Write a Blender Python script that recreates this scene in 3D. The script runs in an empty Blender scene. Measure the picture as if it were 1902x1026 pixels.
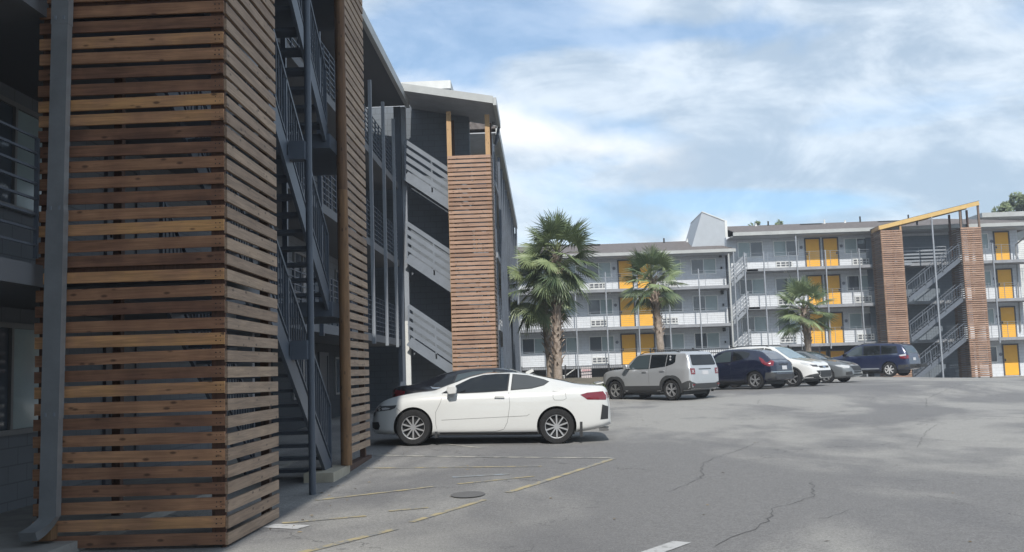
import bpy, bmesh, math, random
from mathutils import Vector, Matrix, noise
from mathutils.bvhtree import BVHTree
from mathutils.geometry import delaunay_2d_cdt
R = math.radians; PI = math.pi
S = bpy.context.scene
COL = S.collection
rnd = random.Random(7)

# ------------------------------------------------------------------ camera
cam = bpy.data.cameras.new('camera'); co = bpy.data.objects.new('camera', cam); COL.objects.link(co)
cam.sensor_width = 36; cam.lens = 36*1813/1902; cam.clip_start = 0.05; cam.clip_end = 3000
co.matrix_world = Matrix(((0.99893, 0.03510, 0.03012, 0), (0.03327, -0.09487, -0.99493, 0), (-0.03206, 0.99487, -0.09594, 1.5), (0, 0, 0, 1)))
co.matrix_world = Matrix.Translation((0, 0, 1.5)) @ co.matrix_world.to_3x3().to_quaternion().to_matrix().to_4x4()
S.camera = co

# ------------------------------------------------------------------ light
SUN_EL, SUN_AZ = R(44), R(3)          # azimuth measured from straight behind the camera towards +X
sd = Vector((math.sin(SUN_AZ)*math.cos(SUN_EL), -math.cos(SUN_AZ)*math.cos(SUN_EL), math.sin(SUN_EL)))
sl = bpy.data.lights.new('sun', 'SUN'); sl.energy = 3.6; sl.angle = R(0.6); sl.color = (1, 0.955, 0.88)
so = bpy.data.objects.new('sun', sl); COL.objects.link(so); so.rotation_euler = sd.to_track_quat('Z', 'Y').to_euler()
S.view_settings.view_transform = 'Standard'; S.view_settings.look = 'None'
S.view_settings.exposure = 0.42; S.view_settings.gamma = 1

W = bpy.data.worlds.new('World'); S.world = W; W.use_nodes = True
nt = W.node_tree; nt.nodes.clear()
def nd(t, typ, **k):
    n = t.nodes.new(typ)
    for a, v in k.items(): setattr(n, a, v)
    return n
def mth(t, op, a, b=None, c=None, clamp=False):
    n = t.nodes.new('ShaderNodeMath'); n.operation = op; n.use_clamp = clamp
    for i, v in enumerate((a, b, c)):
        if v is None: continue
        if isinstance(v, (int, float)): n.inputs[i].default_value = v
        else: t.links.new(v, n.inputs[i])
    return n.outputs[0]
def mixc(t, fac, a, b, mode='MIX'):
    n = t.nodes.new('ShaderNodeMix'); n.data_type = 'RGBA'; n.blend_type = mode
    for s, v in ((n.inputs[0], fac), (n.inputs[6], a), (n.inputs[7], b)):
        if isinstance(v, (int, float)): s.default_value = v
        elif isinstance(v, tuple): s.default_value = (*v, 1) if len(v) == 3 else v
        else: t.links.new(v, s)
    return n.outputs[2]
def sstep(t, v, a, b):
    n = t.nodes.new('ShaderNodeMapRange'); n.interpolation_type = 'SMOOTHSTEP'
    t.links.new(v, n.inputs[0]); n.inputs[1].default_value = a; n.inputs[2].default_value = b
    return n.outputs[0]
sky = nd(nt, 'ShaderNodeTexSky', sky_type='NISHITA', sun_disc=False)
sky.sun_elevation = SUN_EL; sky.sun_rotation = PI - SUN_AZ
sky.air_density = 1.0; sky.dust_density = 0.6; sky.ozone_density = 2.0
tc = nd(nt, 'ShaderNodeTexCoord'); sp = nd(nt, 'ShaderNodeSeparateXYZ'); nt.links.new(tc.outputs['Generated'], sp.inputs[0])
dx, dy, dz = sp.outputs
den = mth(nt, 'ADD', mth(nt, 'MAXIMUM', dz, 0.0), 0.12)
cb = nd(nt, 'ShaderNodeCombineXYZ'); nt.links.new(mth(nt, 'DIVIDE', dx, den), cb.inputs[0]); nt.links.new(mth(nt, 'DIVIDE', dy, den), cb.inputs[1])
def wnoise(scale, detail, rough=0.5, dist=0.0, loc=(0, 0, 0), vscale=(1, 1, 1), src=None):
    mp = nd(nt, 'ShaderNodeMapping'); nt.links.new(src or cb.outputs[0], mp.inputs[0])
    mp.inputs['Location'].default_value = loc; mp.inputs['Scale'].default_value = vscale
    n = nd(nt, 'ShaderNodeTexNoise'); nt.links.new(mp.outputs[0], n.inputs['Vector'])
    n.inputs['Scale'].default_value = scale; n.inputs['Detail'].default_value = detail
    n.inputs['Roughness'].default_value = rough; n.inputs['Distortion'].default_value = dist
    return n.outputs[0]
adY = mth(nt, 'MAXIMUM', mth(nt, 'ABSOLUTE', dy), 0.05)
U = mth(nt, 'DIVIDE', dx, adY); V = mth(nt, 'DIVIDE', dz, adY)
uvv = nd(nt, 'ShaderNodeCombineXYZ'); nt.links.new(U, uvv.inputs[0]); nt.links.new(V, uvv.inputs[1]); nt.links.new(dy, uvv.inputs[2])
def blob(u0, v0, su, sv, slope=0.0):
    a = mth(nt, 'SUBTRACT', U, u0); b = mth(nt, 'SUBTRACT', mth(nt, 'SUBTRACT', V, v0), mth(nt, 'MULTIPLY', a, slope))
    q = mth(nt, 'ADD', mth(nt, 'POWER', mth(nt, 'DIVIDE', a, su), 2.0), mth(nt, 'POWER', mth(nt, 'DIVIDE', b, sv), 2.0))
    return mth(nt, 'EXPONENT', mth(nt, 'MULTIPLY', q, -1.0))
n1 = wnoise(0.55, 7, 0.55, 0.4, loc=(3.1, 1.2, 0), vscale=(1.3, 0.8, 1))
n2 = wnoise(7.0, 8, 0.58, 0.25, loc=(0.3, 5.0, 0), vscale=(1, 1.9, 1), src=uvv.outputs[0])
n3 = wnoise(3.0, 5, 0.5, 0.6, loc=(4.3, 2.0, 0), vscale=(1, 2.6, 1), src=uvv.outputs[0])
cir = sstep(nt, mth(nt, 'ADD', mth(nt, 'MULTIPLY', n1, 0.55), mth(nt, 'MULTIPLY', n3, 0.5)), 0.37, 0.66)
hz = sstep(nt, V, 0.0, 0.12)
blue = mth(nt, 'ADD', mth(nt, 'ADD', mth(nt, 'MULTIPLY', blob(-0.135, 0.325, 0.14, 0.045, 0.35), 1.25), mth(nt, 'MULTIPLY', blob(0.24, 0.165, 0.12, 0.014, -0.05), 0.75)), mth(nt, 'MULTIPLY', blob(0.02, 0.255, 0.10, 0.02, -0.15), 0.45))
blue = mth(nt, 'ADD', blue, mth(nt, 'MULTIPLY', blob(0.12, 0.345, 0.2, 0.012, 0.0), 0.4))
cov = mth(nt, 'SUBTRACT', mth(nt, 'ADD', cir, 0.28), mth(nt, 'MULTIPLY', blue, mth(nt, 'ADD', 0.95, mth(nt, 'MULTIPLY', n2, 0.7))), clamp=True)
cov = mth(nt, 'MAXIMUM', cov, mth(nt, 'SUBTRACT', 0.80, mth(nt, 'MULTIPLY', hz, 0.38)))
cov = mth(nt, 'MINIMUM', cov, 0.88)
cum = mth(nt, 'ADD', mth(nt, 'ADD', blob(-0.09, 0.272, 0.10, 0.042, -0.3), blob(0.06, 0.235, 0.13, 0.026, -0.2)), mth(nt, 'MULTIPLY', blob(0.168, 0.130, 0.045, 0.018, 0.2), 1.1))
n4 = wnoise(16.0, 8, 0.62, 0.3, loc=(1.3, 2.0, 0), vscale=(1, 1.5, 1), src=uvv.outputs[0])
cum = sstep(nt, mth(nt, 'ADD', mth(nt, 'MULTIPLY', cum, 0.75), mth(nt, 'SUBTRACT', mth(nt, 'ADD', mth(nt, 'MULTIPLY', n2, 0.9), mth(nt, 'MULTIPLY', n4, 0.5)), 0.7)), 0.22, 1.05)
n5 = wnoise(5.5, 9, 0.62, 0.5, loc=(7.3, 1.0, 0), vscale=(1, 2.1, 1), src=uvv.outputs[0])
ccol = mixc(nt, sstep(nt, mth(nt, 'ADD', mth(nt, 'MULTIPLY', n2, 0.4), mth(nt, 'MULTIPLY', n5, 0.6)), 0.40, 0.60), (3.7, 4.55, 5.5), (6.5, 7.15, 7.75))
ccol = mixc(nt, mth(nt, 'MULTIPLY', blob(0.13, 0.20, 0.04, 0.035, 0), 0.5), ccol, (4.6, 5.1, 5.7))
base = mixc(nt, 1.0, sky.outputs[0], (0.85, 1.12, 1.25), 'MULTIPLY')
c1 = mixc(nt, cov, base, ccol)
c1 = mixc(nt, cum, c1, (8.0, 8.2, 8.3))
bg = nd(nt, 'ShaderNodeBackground'); bg.inputs[1].default_value = 0.105
nt.links.new(c1, bg.inputs[0]); out = nd(nt, 'ShaderNodeOutputWorld'); nt.links.new(bg.outputs[0], out.inputs[0])

# ------------------------------------------------------------------ materials
MATS = {}
def mat(name, col, rough=0.6, metal=0.0, coat=0.0, var=0.0, vscale=3.0, bump=0.0, bscale=60.0, spec=0.5):
    if name in MATS: return MATS[name]
    m = bpy.data.materials.new(name); m.use_nodes = True; t = m.node_tree; b = t.nodes['Principled BSDF']
    b.inputs['Base Color'].default_value = (*col, 1); b.inputs['Roughness'].default_value = rough
    b.inputs['Metallic'].default_value = metal; b.inputs['Coat Weight'].default_value = coat
    b.inputs['Specular IOR Level'].default_value = spec
    tcn = nd(t, 'ShaderNodeTexCoord')
    if var:
        n = nd(t, 'ShaderNodeTexNoise'); t.links.new(tcn.outputs['Object'], n.inputs['Vector'])
        n.inputs['Scale'].default_value = vscale; n.inputs['Detail'].default_value = 6; n.inputs['Roughness'].default_value = 0.65
        f = sstep(t, n.outputs[0], 0.3, 0.7)
        lo = tuple(c*(1-var) for c in col); hi = tuple(min(1, c*(1+var*0.6)) for c in col)
        t.links.new(mixc(t, f, lo, hi), b.inputs['Base Color'])
    if bump:
        n = nd(t, 'ShaderNodeTexNoise'); t.links.new(tcn.outputs['Object'], n.inputs['Vector']); n.inputs['Scale'].default_value = bscale
        bp = nd(t, 'ShaderNodeBump'); bp.inputs['Strength'].default_value = bump; bp.inputs['Distance'].default_value = 0.01
        t.links.new(n.outputs[0], bp.inputs['Height']); t.links.new(bp.outputs[0], b.inputs['Normal'])
    MATS[name] = m; return m
def ramp(t, fac, stops):
    r = nd(t, 'ShaderNodeValToRGB'); e = r.color_ramp.elements
    while len(e) < len(stops): e.new(0.5)
    for i, (p, c) in enumerate(stops): e[i].position = p; e[i].color = (*c, 1)
    t.links.new(fac, r.inputs[0]); return r.outputs[0]
def wood(name, cols, axis, rough=0.75, grain=0.35):
    m = bpy.data.materials.new(name); m.use_nodes = True; t = m.node_tree; b = t.nodes['Principled BSDF']
    at = nd(t, 'ShaderNodeAttribute'); at.attribute_name = 'tint'
    tcn = nd(t, 'ShaderNodeTexCoord'); mp = nd(t, 'ShaderNodeMapping'); t.links.new(tcn.outputs['Object'], mp.inputs[0])
    sc = [26, 26, 26]; sc[axis] = 1.3; mp.inputs['Scale'].default_value = sc
    ad = nd(t, 'ShaderNodeVectorMath', operation='ADD'); cx = nd(t, 'ShaderNodeCombineXYZ')
    t.links.new(mth(t, 'MULTIPLY', at.outputs['Fac'], 37.0), cx.inputs[axis]); t.links.new(mp.outputs[0], ad.inputs[0]); t.links.new(cx.outputs[0], ad.inputs[1])
    n = nd(t, 'ShaderNodeTexNoise'); t.links.new(ad.outputs[0], n.inputs['Vector']); n.inputs['Scale'].default_value = 1.5
    n.inputs['Detail'].default_value = 8; n.inputs['Roughness'].default_value = 0.65; n.inputs['Distortion'].default_value = 0.6
    n2_ = nd(t, 'ShaderNodeTexNoise'); t.links.new(tcn.outputs['Object'], n2_.inputs['Vector']); n2_.inputs['Scale'].default_value = 2.6; n2_.inputs['Detail'].default_value = 4
    k = len(cols)-1
    c = ramp(t, mth(t, 'ADD', mth(t, 'MULTIPLY', at.outputs['Fac'], 0.75), mth(t, 'MULTIPLY', sstep(t, n2_.outputs[0], 0.3, 0.7), 0.25)), [(i/k, cc) for i, cc in enumerate(cols)])
    g = mth(t, 'ADD', 1-grain, mth(t, 'MULTIPLY', sstep(t, n.outputs[0], 0.25, 0.72), grain*1.5))
    gc = nd(t, 'ShaderNodeCombineXYZ'); [t.links.new(g, gc.inputs[i]) for i in range(3)]
    c = mixc(t, 1.0, c, gc.outputs[0], 'MULTIPLY')
    # knots and nail holes: sparse dark spots
    mp2 = nd(t, 'ShaderNodeMapping'); t.links.new(tcn.outputs['Object'], mp2.inputs[0]); s2 = [11, 11, 11]; s2[axis] = 4.5; mp2.inputs['Scale'].default_value = s2
    v = nd(t, 'ShaderNodeTexVoronoi'); t.links.new(mp2.outputs[0], v.inputs['Vector']); v.inputs['Scale'].default_value = 1.0
    kn = mth(t, 'SUBTRACT', 1.0, sstep(t, v.outputs['Distance'], 0.07, 0.2))
    c = mixc(t, mth(t, 'MULTIPLY', kn, 0.75), c, tuple(x*0.3 for x in cols[0]))
    t.links.new(c, b.inputs['Base Color']); b.inputs['Roughness'].default_value = rough
    bp = nd(t, 'ShaderNodeBump'); bp.inputs['Strength'].default_value = 0.35; bp.inputs['Distance'].default_value = 0.004
    t.links.new(n.outputs[0], bp.inputs['Height']); t.links.new(bp.outputs[0], b.inputs['Normal'])
    return m
def block_wall(name, col, horiz, bw=0.4, bh=0.2, var=0.12, lo=None, split=None):
    """painted concrete block: joints and faint soiling; horiz = axis along the wall"""
    m = bpy.data.materials.new(name); m.use_nodes = True; t = m.node_tree; b = t.nodes['Principled BSDF']
    tcn = nd(t, 'ShaderNodeTexCoord'); s = nd(t, 'ShaderNodeSeparateXYZ'); t.links.new(tcn.outputs['Object'], s.inputs[0])
    c = nd(t, 'ShaderNodeCombineXYZ'); t.links.new(s.outputs[horiz], c.inputs[0]); t.links.new(s.outputs[2], c.inputs[1])
    br = nd(t, 'ShaderNodeTexBrick'); t.links.new(c.outputs[0], br.inputs['Vector']); br.inputs['Scale'].default_value = 1
    br.inputs['Brick Width'].default_value = bw; br.inputs['Row Height'].default_value = bh; br.inputs['Mortar Size'].default_value = 0.008
    br.inputs['Color1'].default_value = (*col, 1); br.inputs['Color2'].default_value = (*[x*0.96 for x in col], 1); br.inputs['Mortar'].default_value = (*[x*0.72 for x in col], 1)
    n = nd(t, 'ShaderNodeTexNoise'); t.links.new(tcn.outputs['Object'], n.inputs['Vector']); n.inputs['Scale'].default_value = 0.9; n.inputs['Detail'].default_value = 7
    g = mth(t, 'ADD', 1-var, mth(t, 'MULTIPLY', sstep(t, n.outputs[0], 0.3, 0.65), var))
    gc = nd(t, 'ShaderNodeCombineXYZ'); [t.links.new(g, gc.inputs[i]) for i in range(3)]
    t.links.new(mixc(t, 1.0, br.outputs[0], gc.outputs[0], 'MULTIPLY'), b.inputs['Base Color'])
    bp = nd(t, 'ShaderNodeBump'); bp.inputs['Strength'].default_value = 0.4; bp.inputs['Distance'].default_value = 0.006; bp.invert = True
    t.links.new(br.outputs['Fac'], bp.inputs['Height']); t.links.new(bp.outputs[0], b.inputs['Normal']); b.inputs['Roughness'].default_value = 0.8
    return m
def asphalt():
    m = bpy.data.materials.new('asphalt'); m.use_nodes = True; t = m.node_tree; b = t.nodes['Principled BSDF']
    tcn = nd(t, 'ShaderNodeTexCoord'); P = tcn.outputs['Object']
    def nz(scale, det, rough=0.5, vs=(1, 1, 1), loc=(0, 0, 0), dist=0):
        mp = nd(t, 'ShaderNodeMapping'); t.links.new(P, mp.inputs[0]); mp.inputs['Scale'].default_value = vs; mp.inputs['Location'].default_value = loc
        n = nd(t, 'ShaderNodeTexNoise'); t.links.new(mp.outputs[0], n.inputs['Vector']); n.inputs['Scale'].default_value = scale
        n.inputs['Detail'].default_value = det; n.inputs['Roughness'].default_value = rough; n.inputs['Distortion'].default_value = dist
        return n.outputs[0]
    fine = nz(90, 3, 0.7); mid = nz(9, 5, 0.6); big = nz(0.16, 5, 0.6, (1, 0.55, 1), (5.2, 1.5, 0), 0.5); big2 = nz(0.5, 4, 0.55, (1, 0.5, 1), (1.2, 7.5, 0), 0.3)
    tone = sstep(t, big, 0.43, 0.56)  # broad soft patches of paler and darker asphalt colour
    c = mixc(t, tone, (0.168, 0.165, 0.164), (0.275, 0.268, 0.254))
    c = mixc(t, mth(t, 'MULTIPLY', sstep(t, big2, 0.50, 0.66), 0.7), c, (0.145, 0.143, 0.145))
    grit = nz(38, 2, 0.8)
    f = mth(t, 'ADD', 0.45, mth(t, 'ADD', mth(t, 'MULTIPLY', sstep(t, fine, 0.3, 0.7), 0.45), mth(t, 'ADD', mth(t, 'MULTIPLY', mid, 0.35), mth(t, 'MULTIPLY', sstep(t, grit, 0.4, 0.62), 0.28))))
    gc = nd(t, 'ShaderNodeCombineXYZ'); [t.links.new(f, gc.inputs[i]) for i in range(3)]
    c = mixc(t, 1.0, c, gc.outputs[0], 'MULTIPLY')
    # cracks: a large wandering network, only here and there
    w = nd(t, 'ShaderNodeTexNoise'); t.links.new(P, w.inputs['Vector']); w.inputs['Scale'].default_value = 1.6; w.inputs['Detail'].default_value = 6; w.inputs['Roughness'].default_value = 0.65
    vm = nd(t, 'ShaderNodeVectorMath', operation='SCALE'); t.links.new(w.outputs['Color'], vm.inputs[0]); vm.inputs['Scale'].default_value = 1.5
    va = nd(t, 'ShaderNodeVectorMath', operation='ADD'); t.links.new(P, va.inputs[0]); t.links.new(vm.outputs[0], va.inputs[1])
    vo = nd(t, 'ShaderNodeTexVoronoi', feature='DISTANCE_TO_EDGE', voronoi_dimensions='2D'); t.links.new(va.outputs[0], vo.inputs['Vector']); vo.inputs['Scale'].default_value = 0.21
    ck = mth(t, 'SUBTRACT', 1.0, sstep(t, vo.outputs['Distance'], 0.0012, 0.0042))
    ck = mth(t, 'MULTIPLY', ck, sstep(t, nz(0.35, 3, 0.5, loc=(2, 9, 0)), 0.44, 0.56))
    c = mixc(t, mth(t, 'MULTIPLY', ck, 0.7), c, (0.05, 0.05, 0.052))
    t.links.new(c, b.inputs['Base Color']); b.inputs['Roughness'].default_value = 0.85; b.inputs['Specular IOR Level'].default_value = 0.3
    bp = nd(t, 'ShaderNodeBump'); bp.inputs['Strength'].default_value = 0.5; bp.inputs['Distance'].default_value = 0.006
    t.links.new(fine, bp.inputs['Height']); t.links.new(bp.outputs[0], b.inputs['Normal'])
    return m
def paintmark(name, col, keep=0.5, scale=5):
    """worn road paint: asphalt shows through holes"""
    m = bpy.data.materials.new(name); m.use_nodes = True; t = m.node_tree; b = t.nodes['Principled BSDF']
    tcn = nd(t, 'ShaderNodeTexCoord'); n = nd(t, 'ShaderNodeTexNoise'); t.links.new(tcn.outputs['Object'], n.inputs['Vector'])
    n.inputs['Scale'].default_value = scale; n.inputs['Detail'].default_value = 9; n.inputs['Roughness'].default_value = 0.75
    f = sstep(t, n.outputs[0], keep-0.07, keep+0.07)
    t.links.new(mixc(t, f, (0.195, 0.195, 0.19), col), b.inputs['Base Color']); b.inputs['Roughness'].default_value = 0.8
    return m
def tinted(name, a, c, rough=0.55, sss=False):
    m = bpy.data.materials.new(name); m.use_nodes = True; t = m.node_tree; b = t.nodes['Principled BSDF']
    at = nd(t, 'ShaderNodeAttribute'); at.attribute_name = 'tint'
    t.links.new(mixc(t, at.outputs['Fac'], a, c), b.inputs['Base Color']); b.inputs['Roughness'].default_value = rough
    return m
M_frontwood = wood('stained_wood', [(0.16, 0.078, 0.05), (0.31, 0.155, 0.088), (0.50, 0.265, 0.14), (0.75, 0.40, 0.15)], 0)
M_sidewood = wood('weathered_wood', [(0.20, 0.13, 0.088), (0.275, 0.19, 0.13), (0.33, 0.235, 0.165), (0.39, 0.275, 0.185)], 1)
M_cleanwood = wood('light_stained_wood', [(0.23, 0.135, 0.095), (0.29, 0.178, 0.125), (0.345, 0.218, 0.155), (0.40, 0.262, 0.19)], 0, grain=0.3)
M_cleanshade = wood('light_stained_wood_side', [(0.12, 0.08, 0.06), (0.15, 0.105, 0.08), (0.18, 0.125, 0.095)], 1, grain=0.3)  # same stain made darker: the shade of the side faces is in the colour
M_post = wood('round_post_wood', [(0.11, 0.06, 0.035), (0.19, 0.105, 0.052), (0.26, 0.145, 0.065)], 2)
M_yellowpine = wood('yellow_pine', [(0.50, 0.33, 0.12), (0.58, 0.40, 0.16)], 0, grain=0.15)
M_pine = wood('pine_post', [(0.38, 0.235, 0.115), (0.45, 0.29, 0.15)], 2, grain=0.2)
M_frame = wood('tower_frame_wood', [(0.07, 0.035, 0.025), (0.11, 0.055, 0.035)], 2)
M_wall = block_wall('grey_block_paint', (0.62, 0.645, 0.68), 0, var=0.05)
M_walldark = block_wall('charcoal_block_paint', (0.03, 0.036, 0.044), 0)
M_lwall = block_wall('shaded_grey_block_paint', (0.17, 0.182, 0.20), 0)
M_white = mat('white_trim_paint', (0.58, 0.59, 0.58), 0.6, var=0.12, vscale=1.5)
M_wframe = mat('window_frame_paint', (.80, .81, .80), .5)
M_fascia = mat('pale_gutter_paint', (0.36, 0.37, 0.365), 0.5, var=0.12, vscale=1.2)
M_shingle = mat('brown_shingle', (0.135, 0.118, 0.113), 0.9, var=0.3, vscale=6, bump=0.5, bscale=30)
M_steelm = mat('mid_steel_paint', (0.10, 0.115, 0.14), 0.45, var=0.1)
M_steel = mat('blue_grey_steel_paint', (0.07, 0.086, 0.112), 0.45, var=0.12, vscale=2)
M_steel2 = mat('light_steel_paint', (0.235, 0.255, 0.285), 0.45, var=0.1, vscale=2)
M_slab = mat('gallery_slab_paint', (0.24, 0.25, 0.27), 0.8, var=0.15, vscale=2)
M_soffit = mat('soffit_paint', (0.38, 0.39, 0.41), 0.8, var=0.1)
M_yellow = mat('yellow_door_paint', (0.78, 0.40, 0.03), 0.45, var=0.05)
M_doorframe = mat('dark_door_frame', (0.07, 0.075, 0.09), 0.5)
M_glassd = mat('dark_window_glass', (0.085, 0.10, 0.12), 0.06, spec=0.8)
M_glassl = mat('curtained_window_glass', (0.31, 0.38, 0.39), 0.12, var=0.08, vscale=2)
M_galv = mat('galvanized_downspout', (0.25, 0.258, 0.265), 0.45, metal=0.2, var=0.15, vscale=2.5)
M_dark = mat('dark_plastic', (0.02, 0.021, 0.023), 0.6)
M_black = mat('black_metal', (0.018, 0.018, 0.02), 0.45)
M_conc = mat('concrete', (0.30, 0.29, 0.27), 0.9, var=0.2, vscale=3, bump=0.3)
M_asph = asphalt()
M_leaf = tinted('palm_leaf', (0.055, 0.09, 0.048), (0.24, 0.29, 0.14), 0.5)
M_tree = tinted('tree_leaf', (0.05, 0.075, 0.035), (0.15, 0.185, 0.085), 0.6)
M_shrub = tinted('shrub_leaf', (0.04, 0.07, 0.02), (0.15, 0.19, 0.06), 0.6)
M_boot = tinted('palm_boot', (0.09, 0.065, 0.05), (0.46, 0.36, 0.29), 0.9)
M_trunk = mat('palm_trunk', (0.29, 0.24, 0.20), 0.95, var=0.3, vscale=8, bump=0.6, bscale=20)
M_bark = mat('bark', (0.09, 0.07, 0.055), 0.95, var=0.3, vscale=6)

# ------------------------------------------------------------------ mesh building
class MB:
    def __init__(s): s.v = []; s.f = []; s.t = []; s.m = []
    def add(s, vs, fs, tint=0.5, mi=0):
        o = len(s.v); s.v += [tuple(p) for p in vs]; s.f += [tuple(o+i for i in f) for f in fs]; s.t += [tint]*len(fs); s.m += [mi]*len(fs); return s
    BF = ((0, 3, 2, 1), (4, 5, 6, 7), (0, 1, 5, 4), (1, 2, 6, 5), (2, 3, 7, 6), (3, 0, 4, 7))
    def box(s, x0, x1, y0, y1, z0, z1, tint=0.5, mi=0):
        return s.add([(x0, y0, z0), (x1, y0, z0), (x1, y1, z0), (x0, y1, z0), (x0, y0, z1), (x1, y0, z1), (x1, y1, z1), (x0, y1, z1)], s.BF, tint, mi)
    def beam(s, p, q, w, h, tint=0.5, mi=0, up=(0, 0, 1)):
        p = Vector(p); q = Vector(q); d = (q-p).normalized(); u = Vector(up)
        a = d.cross(u)
        if a.length < 1e-4: a = d.cross(Vector((1, 0, 0)))
        a.normalize(); c = a.cross(d).normalized(); a = a*w/2; c = c*h/2
        return s.add([p-a-c, p+a-c, p+a+c, p-a+c, q-a-c, q+a-c, q+a+c, q-a+c], ((0, 1, 2, 3), (7, 6, 5, 4), (0, 4, 5, 1), (1, 5, 6, 2), (2, 6, 7, 3), (3, 7, 4, 0)), tint, mi)
    def cyl(s, p, q, r, r2=None, n=10, tint=0.5, mi=0, cap=True):
        r2 = r if r2 is None else r2
        p = Vector(p); q = Vector(q); d = (q-p).normalized(); a = d.orthogonal().normalized(); b = d.cross(a)
        vs = [p+(a*math.cos(2*PI*i/n)+b*math.sin(2*PI*i/n))*r for i in range(n)]+[q+(a*math.cos(2*PI*i/n)+b*math.sin(2*PI*i/n))*r2 for i in range(n)]
        fs = [(i, (i+1) % n, n+(i+1) % n, n+i) for i in range(n)]
        if cap: fs += [tuple(reversed(range(n))), tuple(range(n, 2*n))]
        return s.add(vs, fs, tint, mi)
    def tube(s, pts, r, n=8, tint=0.5):
        for a, b in zip(pts, pts[1:]): s.cyl(a, b, r, n=n, tint=tint)
        return s
    def prism(s, poly, ax, a, b, tint=0.5, mi=0):
        """poly in the two remaining axes, extruded along ax from a to b"""
        def P(u, v, w): return {0: (w, u, v), 1: (u, w, v), 2: (u, v, w)}[ax]
        n = len(poly); vs = [P(u, v, a) for u, v in poly]+[P(u, v, b) for u, v in poly]
        return s.add(vs, [(i, (i+1) % n, n+(i+1) % n, n+i) for i in range(n)]+[tuple(reversed(range(n))), tuple(range(n, 2*n))], tint, mi)
    def build(s, name, mats, parent=None, smooth=False, loc=None, angle=None):
        me = bpy.data.meshes.new(name); me.from_pydata(s.v, [], s.f); me.update()
        a = me.attributes.new('tint', 'FLOAT', 'FACE'); a.data.foreach_set('value', s.t)
        if not isinstance(mats, (list, tuple)): mats = [mats]
        for m in mats: me.materials.append(m)
        me.polygons.foreach_set('material_index', s.m)
        bm = bmesh.new(); bm.from_mesh(me); bmesh.ops.recalc_face_normals(bm, faces=bm.faces); bm.to_mesh(me); bm.free()
        if smooth: me.polygons.foreach_set('use_smooth', [True]*len(me.polygons)); me.set_sharp_from_angle(angle=angle or R(40))
        o = bpy.data.objects.new(name, me); COL.objects.link(o)
        if parent: o.parent = parent
        if loc: o.location = loc
        return o
def tag(o, label=None, cat=None, group=None, kind=None):
    for k, v in (('label', label), ('category', cat), ('group', group), ('kind', kind)):
        if v: o[k] = v
    return o
def thing(name, label, cat, loc=(0, 0, 0), rz=0, group=None):
    o = bpy.data.objects.new(name, None); COL.objects.link(o); o.location = loc; o.rotation_euler = (0, 0, rz); o.empty_display_size = 0.3
    return tag(o, label, cat, group)
def dup_tree(o, parent=None):
    c = o.copy(); COL.objects.link(c); c.parent = parent
    for ch in [x for x in o.children]: dup_tree(ch, c)
    return c

# ------------------------------------------------------------------ ground
GP = [(-3, 8.8, 0), (0, 8, 0.0), (4, 9, -.04), (-3, 15, .03), (-5, 12, .03), (-3, 20, .16), (0.2, 18.9, .09), (6, 18, 0.04), (4.4, 34, .28), (2.6, 35.9, .33), (4.06, 35.4, .3), (1, 33, .3), (8.0, 37.6, .48), (7.6, 39.5, .48),
      (9.95, 39.6, .48), (9.5, 41.2, .48), (12.4, 43.6, .49), (11.9, 45.1, .49), (17.7, 51, .54), (17.2, 52.6, .54), (15.9, 53.5, .54), (21.5, 53, .22), (23.5, 55, .06), (22, 59, .02), (25, 60, .04), (25, 66, .02), (30, 64, .02), (36, 60, .0), (36, 70, 0), (30, 45, .05), (22, 30, .05), (13, 27, .10),
      (0, 45, .55), (-1, 60, .75), (8, 60, .75), (14, 62, .6), (19.5, 64, .15), (-8, 20, .15), (-6, 30, .3), (-12, 40, .4), (0, 0, 0), (0, -12, 0), (12, -10, 0), (12, 8, -.05), (25, 10, -.05), (-12, 0, 0), (-12, 10, 0), (5, 25, .12), (-2, 26, .25)]
def gz(x, y):
    z = gz0(x, y)
    for a, b, e in RES: 
        d2 = (x-a)**2+(y-b)**2
        if d2 < 60: z += e*math.exp(-d2/7.0)
    return z
def gz0(x, y):
    sw = 1e-9; s = 0; s2 = 1e-6; w2 = 0
    for a, b, z in GP:
        d2 = (x-a)**2+(y-b)**2
        w = math.exp(-d2/22.0); sw += w; s += w*z
        q = 1/(d2+4)**2; s2 += q; w2 += q*z
    far = w2/s2; k = min(1, sw*3)
    return (s/sw)*k+far*(1-k)
RES = []
for it in range(8):
    new = [(a, b, (z-gz(a, b))*.6) for a, b, z in GP]
    RES = [(a, b, e+f) for (a, b, e), (_a, _b, f) in zip(RES, new)] if RES else new
def sheet(name, xs, ys, m, dz=0.0, inside=None, h=None):
    idx = {}; vs = []; fs = []
    for j, y in enumerate(ys):
        for i, x in enumerate(xs): vs.append((x, y, (h or gz)(x, y)+dz))
    n = len(xs)
    for j in range(len(ys)-1):
        for i in range(n-1): fs.append((j*n+i, j*n+i+1, (j+1)*n+i+1, (j+1)*n+i))
    mb = MB(); mb.add(vs, fs); return mb.build(name, m, smooth=True)
def frange(a, b, n): return [a+(b-a)*i/n for i in range(n+1)]
xs = [-900, -400, -150, -60]+frange(-30, 50, 100)+[80, 160, 400, 900]
ys = [-900, -300, -100, -40]+frange(-16, 80, 120)+[110, 180, 400, 900, 1500]
tag(sheet('parking_lot', xs, ys, M_asph), kind='structure')

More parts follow.
